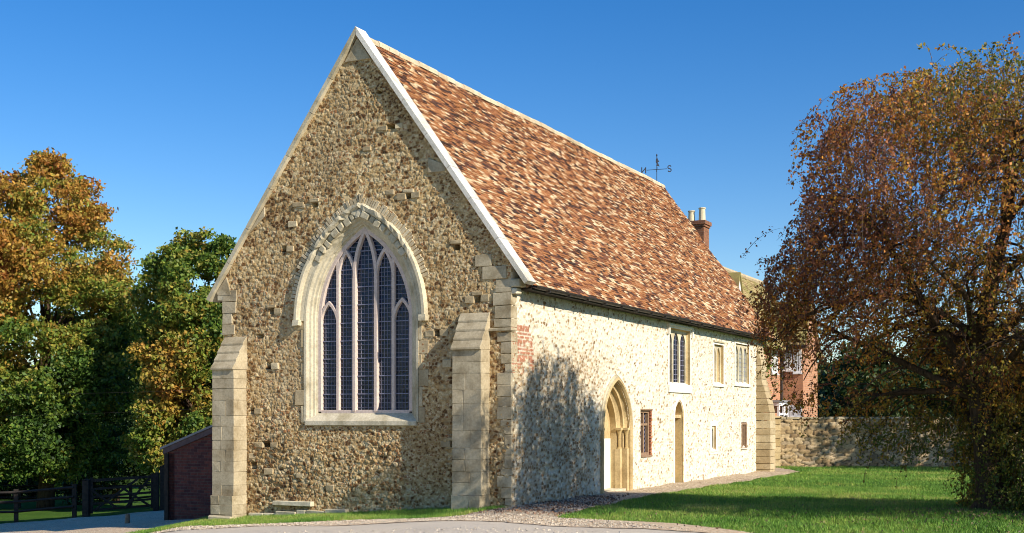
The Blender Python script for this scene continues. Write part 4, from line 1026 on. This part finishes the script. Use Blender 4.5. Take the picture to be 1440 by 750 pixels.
# ------------------------------------------------------------------ garden wall
GW = Frame((8.98, 42.05, 0), (1, .0, 0), Z, (0, -1, 0))
gwall = thing('garden_wall', 'long coursed rubble garden wall across the back of the lawn', 'wall', (8.98, 42.05, 0))
def wdisp(u, v):
    g, a, b = cells(u, v, .34, .125, 51, jit=.45); st = sstep(.02, .15, g)
    return st * (.025 + .045 * b) + (vnoise(u, v, 9, 4) - .5) * .025, np.clip(a, 0, 1), g, {}
rubble_wall('wall_face', GW, .0, 20, -.4, 1.66, .03, M['garden'], gwall, lambda u, v: u < 99, wdisp)
mb = MB(); mb.box(GW, 0, 20, -.4, 1.64, -.45, -.03); mb.build('wall_core', M['garden'], gwall)
mb = MB(); u = -.04
while u < 20:
    w_ = random.uniform(.45, .8); mb.box(GW, u, u + w_ - .01, 1.655 + random.uniform(-.005, .005), 1.735, -.48, .06, jit=.008); u += w_
mb.build('wall_coping', M['ashlar'], gwall, bevel=.01)
mb = MB(); z = -.2
while z < 1.65: h = random.uniform(.2, .3); mb.box(GW, -.14, .34, z, min(z + h, 1.69) - .01, -.5, .09, jit=.01); z += h
mb.box(GW, -.20, .40, 1.69, 1.76, -.55, .15, jit=.005); mb.build('wall_pier', M['tan'], gwall, bevel=.01)

# ------------------------------------------------------------------ brick house behind
hb = np.array([7.2, 44.8, 0.]); HL = Frame(hb, D1, Z, -D2)        # u along the ridge, n towards the right
house = thing('brick_house', 'orange brick house with mossy tiled roof and white windows behind the chapel', 'house', (9.5, 45.5, 0))
HW, HE, HR = 2.4, 4.55, 7.42
mb = MB(); mb.box(HL, -3.2, 7.4, -.3, HE + .1, -HW, HW); mb.build('main_wall', M['house_brick'], house)
hs = (HR - HE) / HW
for sg in (1, -1):
    Vh = (-D2 * sg) * -(HW + .3) + Z * (HR - HE + .3 * hs); ln = float(np.linalg.norm(Vh)); Vh = Vh / ln; Nh = np.cross(D1, Vh); Nh = Nh if Nh[2] > 0 else -Nh
    fr = Frame(hb + (-D2 * sg) * (HW + .3) + Z * (HE - .3 * hs), D1, Vh, Nh)
    r_ = tile_slope(fr, 'roof', -3.3, 7.6, ln, 60 + sg, M['moss'], .13, .26, house)
    mb = MB(); mb.box(fr, -3.2, 7.5, .02, ln - .05, -.12, -.01); mb.build('roof_boarding', M['wood'], r_)
    if sg == 1: mrf = r_; MR = fr
mb = MB(); mb.tube([HL.P(-3.3, HR + .02, 0), HL.P(7.6, HR + .02, 0)], .11, 8); mb.build('ridge', M['ridge'], mrf)
gt = Frame(hb + D1 * 7.4, D2, Z, D1); mb = MB(); mb.prism(gt, [(-HW, HE), (HW, HE), (0, HR - .05)], -.1, .0); mb.build('gable_end', M['house_brick'], house)
# wing towards the right
wb = hb + D1 * 1.5 - D2 * HW; WF = Frame(wb, -D2, Z, -D1)           # u to the right, n towards the camera
mb = MB(); mb.box(WF, .01, .82, -.3, HE + .05, -2.1, 0); mb.build('wing_wall', M['house_brick'], house)
WRZ = 6.1
Vw = D1 * 1.3 + Z * (WRZ - (HE - .25)); lw2 = float(np.linalg.norm(Vw)); Vw /= lw2
for sg in (1, -1):
    Vq = np.array([Vw[0] * sg, Vw[1] * sg, Vw[2]]); o_ = WF.P(-2.2, HE - .25, .25) if sg == 1 else WF.P(-2.2, HE - .25, -2.35); Nq = np.cross(-D2, Vq); Nq = Nq if Nq[2] > 0 else -Nq
    fr = Frame(o_, -D2, Vq, Nq); rr_ = tile_slope(fr, 'roof', 0, 3.15, lw2, 80 + sg, M['moss'], .13, .26, house)
    mb = MB(); mb.box(fr, .02, 3.12, .02, lw2 - .03, -.12, -.01); mb.build('roof_boarding', M['wood'], rr_)
mb = MB(); ge = Frame(WF.P(.82, 0, 0), D1, Z, -D2); mb.prism(ge, [(.0, HE), (2.1, HE), (1.05, WRZ - .15)], -.1, 0); mb.build('gable_end', M['house_brick'], house)
mb = MB(); mb.tube([WF.P(.04, -.2, .07), WF.P(.04, HE - .1, .07)], .05, 8); mb.tube([WF.P(-.1, HE - .22, .3), WF.P(1.0, HE - .22, .3)], .06, 8); mb.build('downpipe', M['gutter'], house)
def hwin(fr, u, v, w, h, arch=False):
    mb = MB(); pl = [(u - w / 2, v), (u - w / 2, v + h), (u + w / 2, v + h), (u + w / 2, v)]
    if arch: pl = [(u - w / 2, v)] + [(u - w / 2 * math.cos(math.pi * q / 8), v + h - w / 2 + w / 2 * math.sin(math.pi * q / 8)) for q in range(9)] + [(u + w / 2, v)]
    mb.bar(fr, pl, .045, -.02, .045, .5, closed=True); mb.bar(fr, [(u, v + .03), (u, v + h - .03)], .018, 0, .035); mb.bar(fr, [(u - w / 2 + .03, v + h * .5), (u + w / 2 - .03, v + h * .5)], .02, 0, .038)
    o = mb.build('window', M['paint'], house); mb = MB(); mb.prism(fr, pl, .004, .014); mb.build('pane', M['paleglass'], o)
    mb = MB(); mb.box(fr, u - w / 2 - .08, u + w / 2 + .08, v - .08, v - .02, .0, .09); mb.build('sill', M['paint'], o)
for u in (.22, .44, .66): hwin(WF, u, 1.75, .17, .40, True)
for u, v in ((.26, 3.5), (.62, 3.4)): hwin(WF, u, v, .20, .85)
hwin(HL.__class__(hb - D2 * HW, D1, Z, -D2), .5, 3.35, .7, 1.1)
# small gablets on the main roof
def dormer(fr_base, w, h, dep):
    f = fr_base; mb = MB(); mb.prism(f, [(-w / 2, 0), (w / 2, 0), (0, h)], -.05, 0); d = mb.build('dormer', M['paint'], house)
    mb = MB()
    for sg in (-1, 1): mb.bar(f, [(sg * (w / 2 + .08), -.08), (0, h + .06)], .035, -dep, .06 + .004 * sg)
    mb.build('dormer_roof', M['moss'], d)
dormer(Frame(HL.P(.9, 6.35, .98), D1, Z, -D2), .62, .72, .9)
dormer(Frame(WF.P(.18, 5.15, -.62), -D2, Z, -D1), .34, .95, .9)
# flat porch canopy
mb = MB(); pf = Frame(hb - D2 * HW + D1 * 0, D1, Z, -D2)
mb.box(pf, -.4, 1.12, 2.26, 2.34, .02, .46); mb.build('porch_roof', M['slate'], house)
mb = MB(); mb.box(pf, -.35, 1.09, 2.14, 2.255, .03, .42)
for u in (-.3, .4, 1.0): mb.box(pf, u, u + .08, -.2, 2.13, .33, .41)
mb.box(pf, -.2, .99, 1.8, 1.88, .32, .40); mb.build('porch_frame', M['paint'], house)
# chimney
cb = HL.P(-1.1, 0, 0); mb = MB(); CF = Frame(cb, -D2, Z, -D1)
mb.box(CF, -.36, .36, 6.6, 8.58, -.3, .3); mb.box(CF, -.40, .40, 8.585, 8.66, -.34, .34); mb.box(CF, -.44, .44, 8.665, 8.80, -.38, .38)
chim = mb.build('chimney', M['chim_brick'], house)
for u in (-.20, .20):
    mb = MB(); c_ = CF.P(u, 8.8, 0) ; zz = .42 if u < 0 else .50
    mb.tube([c_, c_ + (0, 0, .04), c_ + (0, 0, zz - .05), c_ + (0, 0, zz - .04), c_ + (0, 0, zz)], [.15, .125, .11, .135, .13], 14); mb.build('chimney_pot', M['terra'], chim)
# ivy on the house corner
iv = rg.normal((0, 0, 0), (.35, .3, .55), (1500, 3)) + HL.P(-2.9, 3.7, HW + .15)
ivy = thing('ivy', 'green climbing ivy between the chapel and the brick house', 'climbing plant', HL.P(-2.9, 0, HW + .15))
leaf_mesh('foliage', iv, .11, M['chestnut'], ivy, .32 + rg.normal(0, .07, len(iv)), 91)
mb = MB(); b_ = HL.P(-2.9, 0, HW + .1)
for k in range(3): mb.tube([b_ + (.05 * k, 0, -.1), b_ + (.1 * k - .1, .03, 1.5), b_ + (.12 * k - .1, 0, 2.8), b_ + (.25 * k - .25, 0, 4.0)], [.03, .025, .02, .01], 5)
mb.build('stem', M['bark'], ivy)

# ------------------------------------------------------------------ field gate, fence, stump
def gp(x, y): return np.array([x, y, gzf(x, y)])
GA, GB = gp(-13.35, 37.9), gp(-11.45, 38.9)
def plank_post(name, lab, p, w, h, group, cat='post'):
    t_ = thing(name, lab, cat, p, group); fr = Frame(p, (1, 0, 0), Z, (0, -1, 0)); mb = MB(); mb.box(fr, -w / 2, w / 2, -.3, h, -w / 2, w / 2, jit=.006)
    mb.prism(fr, [(-w / 2 - .01, h + .005), (w / 2 + .01, h + .005), (0, h + .05)], -w / 2 - .01, w / 2 + .01); o = mb.build('post', M['dark_wood'], t_, bevel=.008); return t_
plank_post('gate_post', 'dark hanging post at the left end of the field gate', GA, .2, 1.15, 'gate posts')
plank_post('gate_post', 'dark post that the field gate closes against', GB, .17, 1.2, 'gate posts')
PB_ = gp(-11.15, 38.8); plank_post('gate_post', 'thicker and taller dark post between the gate and the brick shed', PB_, .24, 1.42, 'gate posts')
gate = thing('field_gate', 'dark timber five bar field gate with crossed braces', 'gate', GA)
dg = GB - GA; Lg = float(np.linalg.norm(dg)); Ug = dg / Lg; Ng = np.cross(Ug, Z); Ng /= np.linalg.norm(Ng); GF = Frame(GA + Z * .06, Ug, Z, Ng if Ng[1] < 0 else -Ng)
for z in (.10, .30, .52, .76, 1.02): mb = MB(); mb.box(GF, .14, Lg - .12, z, z + (.085 if z > 1 else .07), -.02, .02, jit=.004); mb.build('rail', M['dark_wood'], gate)
for u in (.12, Lg - .16): mb = MB(); mb.box(GF, u, u + .085, .03, 1.16, -.035, .035); mb.build('stile', M['dark_wood'], gate)
for k, (a, b) in enumerate((((.22, .12), (.75 * Lg, 1.05)), ((.95, .12), (.12, .8)), ((Lg - .2, .12), (Lg * .5, .78)), ((Lg * .55, .12), (Lg - .2, 1.05)))):
    mb = MB(); mb.bar(GF, [a, b], .035, .022 + .004 * k, .05 + .004 * k); mb.build('brace', M['dark_wood'], gate)
fence = thing('rail_fence', 'dark post and rail fence running left from the field gate', 'fence', gp(-18, 37.5))
px = [(-13.7, 37.85), (-15.5, 37.8), (-17.3, 37.9), (-19.1, 38.0), (-20.9, 38.1), (-22.7, 38.2), (-24.5, 38.3)]
for k, (x, y) in enumerate(px):
    p = gp(x, y); fr = Frame(p, (1, 0, 0), Z, (0, -1, 0)); mb = MB(); mb.box(fr, -.06, .06, -.2, 1.05, -.05, .05, jit=.01); mb.build('post', M['dark_wood'], fence)
    if k:
        p0 = gp(*px[k - 1])
        for z in (.35, .65, .95): mb = MB(); mb.tube([p0 + (0, -.07, z), p + (0, -.07, z)], .042, 4); mb.build('rail', M['dark_wood'], fence)
f2 = thing('rail_fence', 'short dark fence between the gate post and the brick shed', 'fence', gp(-10.5, 38.8))
p0, p1 = gp(-11.1, 38.9), gp(-8.6, 39.3)
for z in (.3, .6, .9): mb = MB(); mb.tube([p0 + (0, -.0, z), p1 + (0, 0, z)], .04, 4); mb.build('rail', M['dark_wood'], f2)
f3 = thing('rail_fence', 'far dark fence across the sunlit field behind the gate', 'fence', gp(-16, 56))
for k in range(9):
    p = gp(-26 + k * 2.4, 52); fr = Frame(p, (1, 0, 0), Z, (0, -1, 0)); mb = MB(); mb.box(fr, -.06, .06, -.2, 1.1, -.05, .05); mb.build('post', M['dark_wood'], f3)
for z in (.45, .95): mb = MB(); mb.tube([gp(-26, 52) + (0, -.07, z), gp(-16, 52) + (0, -.07, z), gp(-6.8, 52) + (0, -.07, z)], .045, 4); mb.build('rail', M['dark_wood'], f3)
sp_ = gp(-10.15, 31.9); st_ = thing('gate_stop', 'short brown timber stump standing in the gravel before the gate', 'stump', sp_); mb = MB(); mb.tube([sp_ - (0, 0, .1), sp_ + (0, 0, .05), sp_ + (.01, 0, .25), sp_ + (.01, 0, .27)], [.07, .065, .06, .045], 9); mb.build('stump', M['wood'], st_)
for k, (za, zb) in enumerate(((2.1, 2.35), (3.0, 2.9))):
    mb = MB(); a = np.array([-34., 39, za]); b = np.array([-4.2, 40., zb]); mb.tube([a + (b - a) * q / 12 - (0, 0, .5 * math.sin(math.pi * q / 12)) for q in range(13)], .0035, 4)
    tag(mb.build('overhead_cable', M['gutter']), ('lower thin cable crossing in front of the left trees', 'upper thin cable crossing in front of the left trees')[k], 'cable', 'cables before the left trees')

# ------------------------------------------------------------------ sky, sun, camera
w = bpy.data.worlds.new('World'); scene.world = w; w.use_nodes = True
nt = w.node_tree; sky = nt.nodes.new('ShaderNodeTexSky'); sky.sky_type = 'NISHITA'; sky.sun_disc = False
sky.sun_elevation = R(SUN_EL); sky.sun_rotation = math.atan2(SUNH[0], SUNH[1]); sky.air_density = 1.0; sky.dust_density = .1; sky.ozone_density = 2.5; sky.altitude = 50
hs_ = nt.nodes.new('ShaderNodeHueSaturation'); hs_.inputs['Saturation'].default_value = 1.42; hs_.inputs['Value'].default_value = 1.10; hs_.inputs['Hue'].default_value = .510; nt.links.new(sky.outputs[0], hs_.inputs['Color']); nt.links.new(hs_.outputs[0], nt.nodes['Background'].inputs['Color']); nt.nodes['Background'].inputs['Strength'].default_value = .10
ld = bpy.data.lights.new('sun', 'SUN'); ld.energy = 5.0; ld.angle = R(.5); ld.color = (1.0, .91, .76)
so = bpy.data.objects.new('sun', ld); COL.objects.link(so)
sv = Vector((SUNH[0] * math.cos(R(SUN_EL)), SUNH[1] * math.cos(R(SUN_EL)), math.sin(R(SUN_EL)))); so.rotation_euler = sv.to_track_quat('Z', 'Y').to_euler(); so.location = sv * 60
cd = bpy.data.cameras.new('camera'); cam = bpy.data.objects.new('camera', cd); COL.objects.link(cam); scene.camera = cam
cam.location = (0, 0, 1.7); cam.rotation_euler = (R(90), 0, 0); cd.sensor_width = 36; cd.lens = 36 * 1700 / 1440; cd.shift_y = (588 - 375) / 1440; cd.clip_end = 4000
scene.view_settings.view_transform = 'Standard'; scene.view_settings.look = 'None'; scene.view_settings.exposure = .42; scene.view_settings.gamma = 1
scene.cycles.use_denoising = True; scene.cycles.filter_width = 1.0; scene.cycles.max_bounces = 6; scene.cycles.transparent_max_bounces = 4
